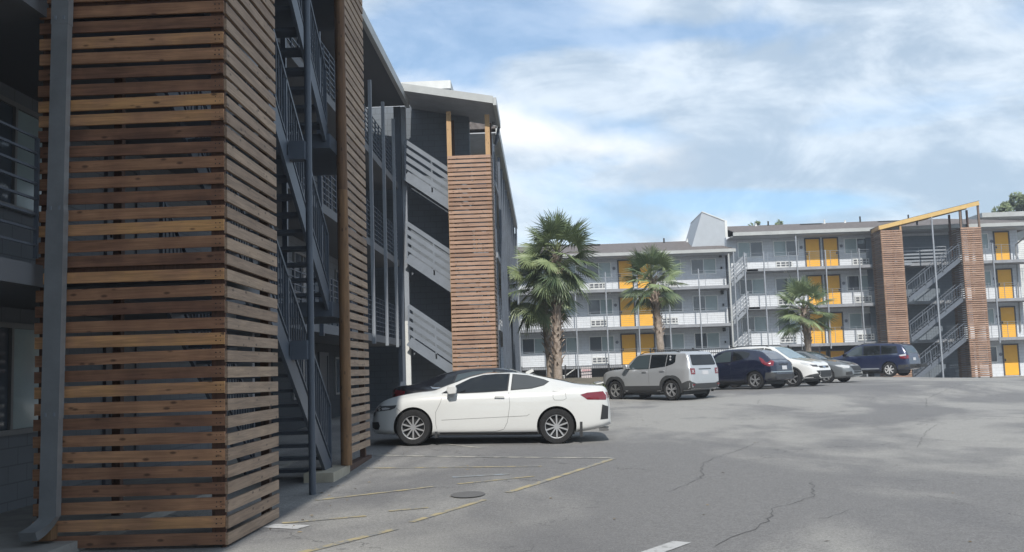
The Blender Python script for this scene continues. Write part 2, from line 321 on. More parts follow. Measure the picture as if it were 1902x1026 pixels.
def strip(name, pts, w, m, label, lift=0.006, cat='marking', group=None):
    """painted line on the ground following its height"""
    mb = MB(); vs = []; 
    P = []
    for a, b in zip(pts, pts[1:]):
        n = max(2, int((Vector(b)-Vector(a)).length/0.4)); P += [Vector(a).lerp(Vector(b), i/n) for i in range(n)]
    P.append(Vector(pts[-1])); 
    for i, p in enumerate(P):
        d = (P[min(i+1, len(P)-1)]-P[max(i-1, 0)]).normalized(); nn = Vector((-d.y, d.x))*w/2
        ws = 1+0.15*noise.noise(Vector((p.x*3, p.y*3, 0)))
        for k in (-1, 1):
            q = p+nn*k*ws; vs.append((q.x, q.y, gz(q.x, q.y)+lift))
    mb.add(vs, [(2*i, 2*i+1, 2*i+3, 2*i+2) for i in range(len(P)-1)])
    o = mb.build(name, m); return tag(o, label, cat, group)

def cracks():
    r = random.Random(5); mb = MB()
    def run(pts, w=.013):
        P = [Vector(p) for p in pts]; Q = []
        for a, b in zip(P, P[1:]):
            n = max(2, int((b-a).length/.16)); d = (b-a).normalized(); m = Vector((-d.y, d.x))
            Q += [a.lerp(b, i/n)+m*r.uniform(-.035, .035)*(0 if i == 0 else 1) for i in range(n)]
        Q.append(P[-1]); vs = []
        for i, p in enumerate(Q):
            d = (Q[min(i+1, len(Q)-1)]-Q[max(i-1, 0)]).normalized(); m = Vector((-d.y, d.x))*w*r.uniform(.25, 1)*.5*min(1, i/3+.2, (len(Q)-1-i)/3+.2)
            for q in (p-m, p+m): vs.append((q.x, q.y, gz(q.x, q.y)+.004))
        mb.add(vs, [(2*i, 2*i+1, 2*i+3, 2*i+2) for i in range(len(Q)-1)])
    run([(1.35, 8.3), (1.75, 9.0), (2.1, 9.6), (2.3, 10.4), (2.95, 11.2), (3.3, 12.6)], .016); run([(2.1, 9.6), (2.7, 9.75), (3.1, 10.3)], .01)
    run([(1.4, 11.8), (2.0, 13.0), (2.3, 14.8), (3.2, 16.6), (3.9, 18.2)]); run([(2.0, 13), (2.35, 12.8)], .015)
    run([(5.9, 16), (7.4, 19.5), (8.2, 21), (9.8, 22.6)]); run([(7.4, 19.5), (6.9, 21.2)], .016); run([(7.0, 27), (6.4, 30), (6.9, 32)], .02); run([(10.5, 27.5), (11.8, 31), (15, 36)], .02); run([(7.9, 14.2), (8.6, 15.1)], .03)
    tag(mb.build('pavement_cracks', mat('crack', (.085, .085, .086), .95)), kind='structure')
cracks()

# ------------------------------------------------------------------ slatted towers
def slats(mb, axis, a0, a1, c, z0, z1, out, pitch=0.139, bh=0.097, th=0.028, r=None, jag=0.004, tintf=None, endj=0.0):
    """horizontal boards: axis 0 runs along x at y=c, axis 1 along y at x=c; out = outward sign"""
    r = r or rnd; z = z0; i = 0
    while z < z1:
        t = r.random() if tintf is None else tintf(i, r)
        e0, e1 = a0-r.random()*endj, a1+r.random()*endj*0.3; s0 = r.uniform(-jag, jag); s1 = r.uniform(-jag, jag); o = r.uniform(0, 0.004)
        b = bh*r.uniform(0.96, 1.03)
        ci, cc = c+out*o, c+out*(o+th)
        if axis == 0: P = [(e0, ci, z+s0), (e1, ci, z+s1), (e1, cc, z+s1), (e0, cc, z+s0)]
        else: P = [(ci, e0, z+s0), (ci, e1, z+s1), (cc, e1, z+s1), (cc, e0, z+s0)]
        mb.add(P+[(x, y, zz+b) for x, y, zz in P], MB.BF, t)
        z += pitch; i += 1
    return mb

def near_towers():
    r = random.Random(21)
    # first tower
    t = thing('slat_tower', 'near left tower clad in dark brown stained horizontal boards beside the downspout', 'screen tower', (-2.93, 8.83, 0), group='slatted wooden screens around the near stair')
    L = (2.93, -8.83, 0)
    def tf(i, r):
        return min(1, max(0, 0.35+0.33*math.sin(i*1.7)+r.uniform(-.28, .33))) if i < 34 else r.uniform(.35, .75)
    mb = MB(); slats(mb, 0, -4.66, -2.915, 8.86, 0.035, 11.2, -1, r=r, tintf=tf, endj=0.015, jag=.009, pitch=.149, bh=.104)
    for k in range(80):
        for x in (-2.945, -2.985):
            for dz in (.028, .07): mb.box(x-.004+r.uniform(-.006, .006), x+.004, 8.822, 8.828, .035+.149*k+dz, .035+.149*k+dz+.008, .5, 1)
    mb.build('front_boards', [M_frontwood, M_dark], t, loc=L)
    mb = MB(); slats(mb, 1, 8.845, 10.53, -2.915, 0.02, 11.2, 1, r=r, endj=0.0, tintf=lambda i, r: min(1, max(0, r.uniform(0.05, 1)-max(0, (i-30))*0.006)), jag=.008, pitch=.149, bh=.104); mb.build('side_boards', M_sidewood, t, loc=L)
    for x, y in ((-2.995, 8.91), (-2.995, 10.44), (-4.60, 8.91), (-4.60, 10.44)):
        mb = MB(); mb.box(x-.045, x+.045, y-.045, y+.045, 0.03, 11.3); mb.build('corner_post', M_frame, t, loc=L)
    mb = MB(); mb.box(-2.95, -2.913, 8.863, 8.90, 0, 11.2); mb.build('corner_strip', M_frame, t, loc=L)
    mb = MB()
    for z in (2.45, 5.02, 7.6):
        mb = MB(); mb.box(-4.6, -3.04, 8.87, 8.91, z, z+.14); mb.box(-3.04, -3.0, 8.87, 10.4, z, z+.14); mb.build('frame_rail', M_frame, t, loc=L)
    mb = MB(); mb.box(-4.55, -4.42, 8.68, 8.80, .13, .25, 0.9); mb.build('spacer_block', M_post, t, loc=L)
    # second tower: only the lot side carries boards
    t = thing('slat_tower', 'narrow weathered grey slatted screen standing behind the tall round wooden post', 'screen tower', (-3.07, 15.0, 0.05), group='slatted wooden screens around the near stair')
    L = (3.07, -15.0, -0.05)
    mb = MB(); slats(mb, 1, 15.0, 16.78, -3.05, 0.30, 11.2, 1, r=r, tintf=lambda i, r: r.uniform(.1, .9), endj=0.03, pitch=.149, bh=.104); mb.build('side_boards', M_sidewood, t, loc=L)
    for y in (15.06, 16.62):
        mb = MB(); mb.box(-3.16, -3.07, y-.045, y+.045, 0.03, 11.3); mb.build('corner_post', M_frame, t, loc=L)
    mb = MB(); mb.box(-3.17, -3.03, 14.85, 16.95, 0.02, 0.13, 0.1); mb.build('sill_beam', M_frame, t, loc=L)
    # posts
    mb = MB(); mb.cyl((-3.02, 14.78, 0.16), (-3.02, 14.78, 4.35), .082, .078, n=18, tint=.75); mb.cyl((-3.02, 14.78, 4.352), (-3.02, 14.78, 11.2), .078, .072, n=18, tint=.15)  # roof shade put into the darker tint of the upper piece
    tag(mb.build('wooden_post', M_post, smooth=True), 'tall round brown wooden post with a joint halfway standing on a pale block', 'post')
    mb = MB(); mb.prism([(-3.42, 13.75), (-3.0, 13.75), (-3.0, 14.92), (-3.42, 14.92)], 2, 0.0, 0.155)
    tag(mb.build('footing_block', mat('pale_block', (0.40, 0.36, 0.28), .85, var=.15), smooth=False), 'pale rectangular footing block under the round wooden post', 'block')
    t = thing('steel_column', 'round dark blue steel column between the two slatted screens with bracket plates on the stair', 'column', (-2.98, 12.43, 0))
    MB().cyl((0, 0, 0), (0, 0, 11), .045, n=20).build('shaft', M_steel, t, smooth=True)
    for z in (1.72, 4.30, 6.87):
        MB().box(-.24, -.02, -.13, .055, z, z+.24).build('bracket', M_steel, t)
    t = thing('shed_roof', 'low shed roof over the near stair carried by the slatted towers', 'roof', (-3.8, 12.7, 10.5))
    mb = MB(); mb.prism([(-4.1, 0), (4.2, .8), (4.2, 1.0), (-4.1, .2)], 0, -.95, 1.15); mb.build('deck', M_frame, t)  # inferred roof; right overhang widened so it shades the round post
    for x in (-.98, 1.18):
        mb = MB(); mb.beam((x, -4.12, .02), (x, 4.22, .82), .05, .28); mb.build('edge_beam', M_yellowpine, t)
near_towers()

def downspout():
    t = thing('downspout', 'long grey metal downspout with kicked elbow in front of the brown boards', 'downspout', (-4.42, 8.66, 0))
    def sec(z, cx, cy, s=1.0): return [(cx-.078*s, cy-.045*s, z), (cx+.078*s, cy-.045*s, z), (cx+.078*s, cy+.045*s, z), (cx-.078*s, cy+.045*s, z)]
    def loft(mb, rings):
        n = 4; vs = [p for r_ in rings for p in r_]; fs = []
        for k in range(len(rings)-1):
            for i in range(n): fs.append((k*n+i, k*n+(i+1) % n, (k+1)*n+(i+1) % n, (k+1)*n+i))
        fs += [(3, 2, 1, 0), tuple(range(len(vs)-4, len(vs)))]
        mb.add(vs, fs)
    def cx(z): return -0.005+0.012*z
    mb = MB(); loft(mb, [sec(.34, cx(.34), 0), sec(1.25, cx(1.25), 0, .98)]); loft(mb, [sec(1.2, cx(1.2), 0, 1.04), sec(3.08, cx(3.08), 0, 1.04)]); loft(mb, [sec(3.05, cx(3.05), 0, .98), sec(4.85, cx(4.85), 0, .98)]); loft(mb, [sec(4.82, cx(4.82), 0, 1.04), sec(10.9, cx(10.9), 0, 1.0)])
    mb.build('pipe', M_galv, t)
    rings = []
    for k in range(7):
        a = R(62)*k/6
        y = -0.16*(1-math.cos(a))*1.6; z = .34-.17*math.sin(a); xx = -0.02*k
        c, s_ = math.cos(a), math.sin(a)
        rings.append([(cx(0)+xx-.078, y-.045*c, z+.045*s_), (cx(0)+xx+.078, y-.045*c, z+.045*s_), (cx(0)+xx+.078, y+.045*c, z-.045*s_), (cx(0)+xx-.078, y+.045*c, z-.045*s_)])
    mb = MB(); loft(mb, rings); mb.build('elbow', M_galv, t, smooth=True)
    mb = MB()
    for z in (1.2, 3.06, 4.84):
        for s_ in (-.05, .03): MB().box(cx(z)+s_, cx(z)+s_+.02, -.052, -.046, z+.02, z+.055).build('strap', M_steel2, t)
downspout()

# ------------------------------------------------------------------ buildings with galleries
def window(parent, u, w, v, z0, h, dark='L', frame=None, reveal=0.03):
    """flat aluminium slider in the wall plane y=v (faces -y)"""
    f = MB(); x0, x1 = u-w/2, u+w/2; b = .06
    for a in ((x0-b, x1+b, z0-b, z0), (x0-b, x1+b, z0+h, z0+h+b), (x0-b, x0, z0, z0+h), (x1, x1+b, z0, z0+h), (u-.025, u+.025, z0, z0+h)):
        f.box(a[0], a[1], v-reveal-.03, v-.001, a[2], a[3])
    fo = f.build('window', frame or M_wframe, parent)
    for k in (0, 1):
        a, c = (x0, u-.025) if k == 0 else (u+.025, x1)
        isd = (dark == 'L') == (k == 0) or dark == 'B'
        m = MB(); m.box(a, c, v-.022, v-.004, z0, z0+h); po = m.build('pane', M_glassd if isd else M_glassl, fo)
        if isd and dark != 'B':
            s_ = MB()
            for q in range(3): s_.box(a+.03, c-.03, v-.030, v-.0225, z0+.09+q*.07, z0+.105+q*.07)
    return fo
def door(parent, u, v, z0, hand=1, w=.92, h=2.04, col=None):
    f = MB(); b = .09
    for a in ((u-w/2-b, u-w/2, z0, z0+h), (u+w/2, u+w/2+b, z0, z0+h), (u-w/2-b, u+w/2+b, z0+h, z0+h+b)):
        f.box(a[0], a[1], v-.05, v-.001, a[2], a[3])
    MBd = MB().box(u-w/2, u+w/2, v-.025, v-.003, z0+.01, z0+h)
    d = MBd.build('door', col or M_yellow, parent)
    f.build('door_frame', M_doorframe, d)
    MB().box(u-hand*(w/2-.06)-.035, u-hand*(w/2-.06)+.035, v-.07, v-.025, z0+.95, z0+1.12).build('handle', M_dark, d)
    return d
def plaque(parent, u, v, z):
    MB().cyl((u, v-.02, z), (u, v-.001, z), .11, n=14).build('room_sign', mat('sign_disc', (.16, .17, .2), .5), parent)
def acunit(parent, u, v, z0):
    m = MB(); m.box(u-.56, u+.56, v-.09, v-.001, z0, z0+.45)
    o = m.build('air_conditioner', M_white, parent)
    g = MB(); 
    for (a, b) in ((-.5, -.28), (-.2, .08), (.14, .33), (.40, .5)):
        for k in (0, 1): g.box(u+a, u+b, v-.098, v-.0905, z0+.1+k*.165, z0+.1+k*.165+.115)
    g.build('grille', M_doorframe, o)
def railing(parent, u0, u1, v, z0, h=1.03, n=8, post=1.5, m=None, end=None, r=.006):
    mb = MB()
    for i in range(n): 
        z = z0+.12+(h-.12)*i/(n-1); mb.beam((u0, v, z), (u1, v, z), r*2 if i < n-1 else max(.018, r), r*2 if i < n-1 else max(.018, r))
    k = max(1, round((u1-u0)/post))
    for i in range(k+1): mb.box(u0+(u1-u0)*i/k-.012, u0+(u1-u0)*i/k+.012, v-.02, v+.02, z0, z0+h)
    return mb.build('railing', m or M_steel2, parent)
def pole(parent, u, v, z0, z1, m=None, r=.038, top=None):
    return MB().box(u-r, u+r, v-r, v+r, z0, z1).build('pole', m or M_steel2, parent)
def roof_gable(parent, u0, u1, v_e, v_r, z_e, z_r, hipR=0, hipL=0, m=None, back=None):
    """sloping shingle roof from eave (v_e,z_e) back to the ridge (v_r,z_r) and down again"""
    vb = 2*v_r-v_e; mb = MB(); t = .06
    vs = [(u0, v_e, z_e), (u1, v_e, z_e), (u1-hipR, v_r, z_r), (u0+hipL, v_r, z_r), (u1, vb, z_e), (u0, vb, z_e)]
    vs += [(x, y, z-t) for x, y, z in vs]
    fs = [(0, 1, 2, 3), (3, 2, 4, 5), (1, 4, 2), (0, 3, 5), (7, 6, 9, 8), (8, 9, 11, 10), (8, 10, 7), (11, 9, 6), (0, 6, 7, 1), (4, 10, 11, 5), (1, 7, 10, 4), (0, 5, 11, 6)]
    mb.add(vs, fs); return mb.build('roof', m or M_shingle, parent)
def vent(parent, u, v, z, h=.45, r=.06):
    MB().cyl((u, v, z-.1), (u, v, z+h), r, n=8).cyl((u, v, z-.1), (u, v, z+.1), r*2.2, r, n=8).build('roof_vent', M_dark if h > .3 else M_white, parent)

WV, EV = 67.6, 66.0
def far_left_block():
    t = thing('apartment_building', 'three storey pale grey motel block behind the palms with yellow doors and low brown roof', 'building', (5, 66, .8))
    P = thing  # local frame kept at world coordinates by an inverse offset
    L = Vector((-5, -66, -.8))
    parts = []
    def fix():
        for o in t.children:
            if o not in parts: o.location = L; parts.append(o)
    Zs = (1.63, 4.19, 6.75); x0, x1 = -7.0, 12.75
    mb = MB().box(x0, x1, WV, WV+9, 1.63, 8.95); mb.build('wall', M_wall, t)
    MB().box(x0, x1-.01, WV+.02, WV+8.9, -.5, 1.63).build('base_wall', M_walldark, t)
    for z in Zs:
        MB().box(x0, x1, EV, WV, z-.2, z).build('gallery_floor', M_slab, t)
    MB().box(x0, x1+.3, 66.0, WV, 8.93, 8.97).build('soffit', M_soffit, t)
    MB().box(x0, x1+.42, 65.88, 66.0, 8.98, 9.20).build('gutter', M_fascia, t)
    MB().box(x1+.3, x1+.42, 66.0, 79.2, 8.90, 9.20).build('rake_board', M_fascia, t)
    roof_gable(t, x0, x1+.4, 65.95, 72.3, 9.19, 10.62, hipR=1.3)
    for z in Zs:
        for (u, dk) in ((-.65, 'L'), (1.55, 'L'), (3.99, 'L'), (8.8, 'L'), (11.22, 'L')):
            window(t, u, 1.62, WV, z+.98, .98, dark=('B' if (u == 8.8 and z == 4.19) else dk))
        for u, h in ((5.84, 1), (7.12, -1)): door(t, u, WV, z, h)
        plaque(t, 5.05, WV, z+1.55)
        for u in (3.85, 8.75): acunit(t, u, WV, z+.12)
        MB().box(12.32, 12.5, WV-.16, WV, z+2.05, z+2.3).build('wall_lamp', M_dark, t)
        MB().box(12.40, 12.5, WV-.1, WV, z+1.25, z+1.4).build('socket_box', M_dark, t)
        MB().cyl((4.6, 66.6, z-.3), (4.6, 66.6, z-.2), .1, n=10).build('ceiling_lamp', M_white, t)
    for z in Zs: railing(t, -1.5, 12.62, EV+.05, z, n=8, post=1.55)
    for u in (.15, 2.25, 4.32, 6.45, 8.54, 10.59): pole(t, u, EV-.06, -.2, 7.9)
    pole(t, 12.67, EV-.06, -.2, 8.85, M_fascia, .05)
    for u in (9.1, 10.8): vent(t, u, 71.6, 10.45, .35 if u < 10 else .25)
    MB().box(3.0, 4.4, 71.2, 72.2, 10.42, 10.50).build('roof_hatch', M_dark, t)
    fix()
far_left_block()

def far_right_block():
    t = thing('apartment_building', 'long four storey grey motel block at right with two rows of paired yellow doors', 'building', (22, 66, 0))
    L = Vector((-22, -66, 0))
    Zs = (0.05, 2.63, 5.22, 7.80); x0, x1 = 12.9, 32.75
    MB().box(x0, x1, WV, WV+10, 2.43, 10.2).build('wall', M_wall, t)
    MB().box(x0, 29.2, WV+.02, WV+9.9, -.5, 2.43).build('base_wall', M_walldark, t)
    MB().box(29.2, x1, WV+.01, WV+9.9, -.5, 2.43).build('base_wall', M_wall, t)
    for z in Zs[1:]:
        MB().box(x0+(.9 if z > 0 else 0), x1+1.4, EV, WV, z-.2, z).build('gallery_floor', M_slab, t)
    MB().box(x0, x1+.6, 66.0, WV, 9.98, 10.02).build('soffit', M_soffit, t)
    MB().box(x0+.15, 32.9+.9, 65.88, 66.0, 10.04, 10.28).build('gutter', M_fascia, t)
    roof_gable(t, x0+.4, 34.3, 65.95, 72.3, 10.26, 11.6, hipR=4.5)
    for i, z in enumerate(Zs):
        ws = [(14.5, 'R' if i == 3 else 'L'), (16.95, 'R' if i == 3 else 'L'), (21.8, 'L' if i == 2 else 'R')]
        if i > 0:
            for u, dk in ws: window(t, u, 1.62, WV, z+.98, .98, dark=dk)
            for u in (16.75, 22.0): acunit(t, u, WV, z+.12)
        for u, h in ((18.77, 1), (20.0, -1)): door(t, u, WV, z, h)
        plaque(t, 18.0, WV, z+1.5); plaque(t, 20.75, WV, z+1.5)
        window(t, 26.9, 1.5, WV, z+.98, .98, dark='L'); window(t, 24.2, 1.2, WV, z+.98, .98, dark='L')
        window(t, 30.1, 1.2, WV, z+.98, .98, dark='R' if i < 1 else 'L')
        door(t, 31.65, WV, z+(.02 if i == 0 else 0), 1); plaque(t, 30.98, WV, z+1.45)
        if i > 0:
            railing(t, 13.9, 22.3, EV+.05, z, post=1.4); railing(t, 28.75, x1+1.3, EV+.05, z, post=1.1)
            MB().cyl((16.6, 66.7, z-.3), (16.6, 66.7, z-.2), .1, n=10).build('ceiling_lamp', M_white, t)
    railing(t, 23.6, 27.2, EV+.02, 7.80, n=5, m=M_steel2, r=.055, post=2.2)
    for u, z0, z1 in ((13.0, -.2, 9.05), (13.72, 2.3, 8.9), (15.01, 2.3, 8.9), (17.23, 2.2, 9.9), (19.14, 2.25, 8.88), (21.39, 0, 8.9), (30.24, 2.25, 8.9), (33.9, 0, 9.9)): pole(t, u, EV-.06, z0, z1)
    for u, h in ((13.35, .45), (15.9, .2), (16.8, .35), (22.4, .2), (23.5, .45), (27.0, .45), (20.9, .3)): vent(t, u, 71.7, 11.45, h)
    MB().box(19.0, 20.5, 71.0, 72.0, 11.32, 11.42).build('roof_hatch', M_dark, t); MB().box(24.6, 26.5, 71.0, 72.0, 11.32, 11.42).build('roof_hatch', M_dark, t)
    MB().tube([(32.9, 65.6, 9.7), (32.4, 67.2, 8.9), (32.4, 67.5, 3.0)], .05).build('drain_pipe', M_galv, t)
    # sloping parapet wall rising between the two roofs
    mb = MB(); mb.prism([(10.45, 9.3), (12.95, 9.3), (12.95, 11.42), (12.5, 11.62), (11.75, 12.0), (11.42, 12.12)], 1, 68.2, 73.5); mb.build('stair_parapet', mat('parapet_paint', (.36, .39, .425), .8, var=.05), t)  # base colour lowered so this face looks unlit
    mb = MB(); mb.beam((11.40, 70.85, 12.14), (12.98, 70.85, 11.44), 5.4, .06); mb.box(12.951, 13.12, 68.15, 73.5, 10.1, 11.45); mb.build('parapet_trim', M_white, t)
    for o in t.children: o.location = L
far_right_block()

# ------------------------------------------------------------------ stair flights
def flight(parent, p, q, width_vec, steps=13, m=None, rail=1.0, slat=0, sides=(0, 1), treadm=None, sh=.26, bal=.13, drop=0.12):
    """p foot, q head (centre of near stringer); width_vec to the far stringer"""
    m = m or M_steel; p = Vector(p); q = Vector(q); w = Vector(width_vec); d = (q-p); n = d.normalized()
    st = MB()
    st.beam(p+Vector((0, 0, -.02)), q+Vector((0, 0, -.02)), .045, sh)
    f = st.build('flight', m, parent)
    MB().beam(p+w+Vector((0, 0, -.02)), q+w+Vector((0, 0, -.02)), .045, sh).build('stringer', m, f)
    tr = Vector((d.x, d.y, 0)); run = tr.length/steps; hd = tr.normalized()
    for i in range(steps):
        c = p+d*((i+.5)/steps)+w*.5+Vector((0, 0, .0)); 
        mb = MB(); a = hd*run*.55; b = w*.48; t_ = Vector((0, 0, .022))
        vs = [c-a-b-t_, c+a-b-t_, c+a+b-t_, c-a+b-t_, c-a-b+t_, c+a-b+t_, c+a+b+t_, c-a+b+t_]
        mb.add(vs, MB.BF); mb.build('tread', treadm or m, f)
    for s_ in sides:
        mb = MB(); o = w*s_; u = Vector((0, 0, 1))
        if slat:
            for k in range(slat):
                h = .30+(rail-.3)*k/(slat-1); mb.beam(p+o+u*h, q+o+u*h, .03, .135)
        else:
            mb.beam(p+o+u*rail, q+o+u*rail, .045, .045); mb.beam(p+o+u*(.14+drop), q+o+u*(.14+drop), .03, .03)
            k = int(d.length*math.hypot(d.x, d.y)/d.length/bal)
            for i in range(k+1):
                c = p+d*(i/k)+o; mb.beam(c+u*(.14+drop), c+u*rail, .016, .016)
        for e in (0, .34, .67, 1.0):
            c = p+d*e+o; mb.beam(c, c+u*rail, .045, .045)
        mb.build('railing', m, f)
    return f

def near_stair():
    t = thing('staircase', 'dark blue steel stair rising between the near slatted tower and the round wooden post', 'staircase', (-3.2, 12.5, 0))
    L = Vector((3.2, -12.5, 0)); z = .04
    for k in range(4):
        b = .04+2.57*k
        flight(t, (-3.22, 14.55, b), (-3.22, 11.05, b+2.57), (-1.15, 0, 0), steps=13, sh=.27, bal=.12, rail=1.02)
        if k > 0:
            MB().box(-4.62, -3.15, 14.5, 16.55, b-.22, b).build('landing', M_steel, t)
        MB().box(-4.62, -3.15, 9.0, 11.1, b+2.57-.2, b+2.57).build('landing', M_steel, t)
    for o in t.children: o.location = L
near_stair()

def left_building():
    """runs along the lot's left side; local x = world y, local -y = world +x"""
    t = thing('apartment_building', 'four storey charcoal block with open galleries lining the left side of the lot', 'building', (-4.6, 10, 0), R(90))
    # local (u, v) -> world (-4.6 - v, 10 + u); v grows away from the lot
    WX = 1.5; Zs = (0.03, 2.60, 5.17, 7.74); U0, U1 = -5.0, 21.6
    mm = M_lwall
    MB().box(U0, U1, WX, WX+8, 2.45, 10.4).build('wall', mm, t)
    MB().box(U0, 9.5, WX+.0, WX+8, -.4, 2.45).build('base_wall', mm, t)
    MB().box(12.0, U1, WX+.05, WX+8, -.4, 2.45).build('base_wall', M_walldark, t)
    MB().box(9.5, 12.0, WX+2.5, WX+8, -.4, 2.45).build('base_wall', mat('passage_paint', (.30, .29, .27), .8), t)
    MB().box(U0, U1, -.35, WX, -.3, .10).build('walkway', M_conc, t)
    for z in Zs[1:]:
        MB().box(U0, U1, 0, WX-.001, z-.2, z).build('gallery_floor', mat('gallery_floor_paint', (.14, .145, .155), .8), t)
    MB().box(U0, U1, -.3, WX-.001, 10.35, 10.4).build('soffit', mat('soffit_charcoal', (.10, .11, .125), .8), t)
    MB().box(U0, U1+.05, -.42, -.30, 10.28, 10.55).build('gutter', M_fascia, t)
    mb = MB(); mb.add([(U0, -.36, 10.53), (U1, -.36, 10.53), (U1, 6.5, 12), (U0, 6.5, 12), (U1, 9.5, 10.53), (U0, 9.5, 10.53), (U0, -.36, 10.47), (U1, -.36, 10.47), (U1, 9.5, 10.47), (U0, 9.5, 10.47)],
                      [(0, 1, 2, 3), (3, 2, 4, 5), (0, 6, 7, 1), (1, 7, 8, 4, 2), (5, 9, 6, 0, 3), (4, 8, 9, 5), (6, 9, 8, 7)]); mb.build('roof', M_shingle, t)
    for i, z in enumerate(Zs):
        if i:
            railing(t, U0, -1.25, .03, z+.06, h=1.12, n=8, post=1.25, m=M_steelm, r=.011); railing(t, 6.9, U1-.3, .03, z, n=8, post=.55, m=M_steel, r=.011)
        window(t, .95, 1.75, WX, z+.98, 1.15, dark='L', frame=mat('grey_window_frame', (.20, .2, .2), .5))
        window(t, -2.2, 1.75, WX, z+.98, 1.15, dark='L', frame=MATS['grey_window_frame'])
        door(t, 3.9, WX, z, 1, col=mat('dark_door', (.06, .065, .075), .5))
        if i or 1:
            for u in (14.5, 19.3): window(t, u, 1.6, WX+(.05 if not i else 0), z+.98, .98, dark='B', frame=MATS['grey_window_frame'])
            door(t, 17.0, WX+(.05 if not i else 0), z, 1, col=MATS['dark_door'])
    for u in (16.2, 18.4, 20.4): pole(t, u, -.04, 2.33, 9.6, M_steel2, .045)
    for u in (7.2, 10.0, 13.0): pole(t, u, -.04, 2.33, 9.6, M_steel, .045)
    MB().box(U1-.12, U1+.14, -.12, .10, 0.1, 10.3).build('corner_column', M_steel, t)
    mb = MB().box(U1-.05, U1+.12, -.28, -.13, 3.2, 10.3); mb.build('drain_pipe', M_steel2, t); MB().box(U1-.055, U1+.125, -.285, -.125, .2, 3.2).build('drain_pipe', M_white, t)
    for u in (9.6, 15.4): MB().box(u, u+.12, WX-.1, WX, 1.9, 2.2).build('wall_lamp', M_dark, t)
    MB().box(9.3, 9.45, WX-.3, WX+.1, 0, 2.4).build('wall_pier', M_steel2, t)
left_building()

def shade_wing():  # unseen block added beside the camera; roof stretched to shade the tower boards
    t = thing('apartment_building', 'nearest stepped out wing of the left building just outside the frame', 'building', (-2.9, -2, 0))
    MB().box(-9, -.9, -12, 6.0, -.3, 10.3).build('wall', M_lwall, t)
    MB().box(-9.2, .62, -12.2, 12.0, 10.3, 10.6).build('roof', M_shingle, t)
    for z in (5.17, 7.74): MB().box(-.899, -.1, -12, 6.0, z-.2, z).build('gallery_floor', M_slab, t)
shade_wing()

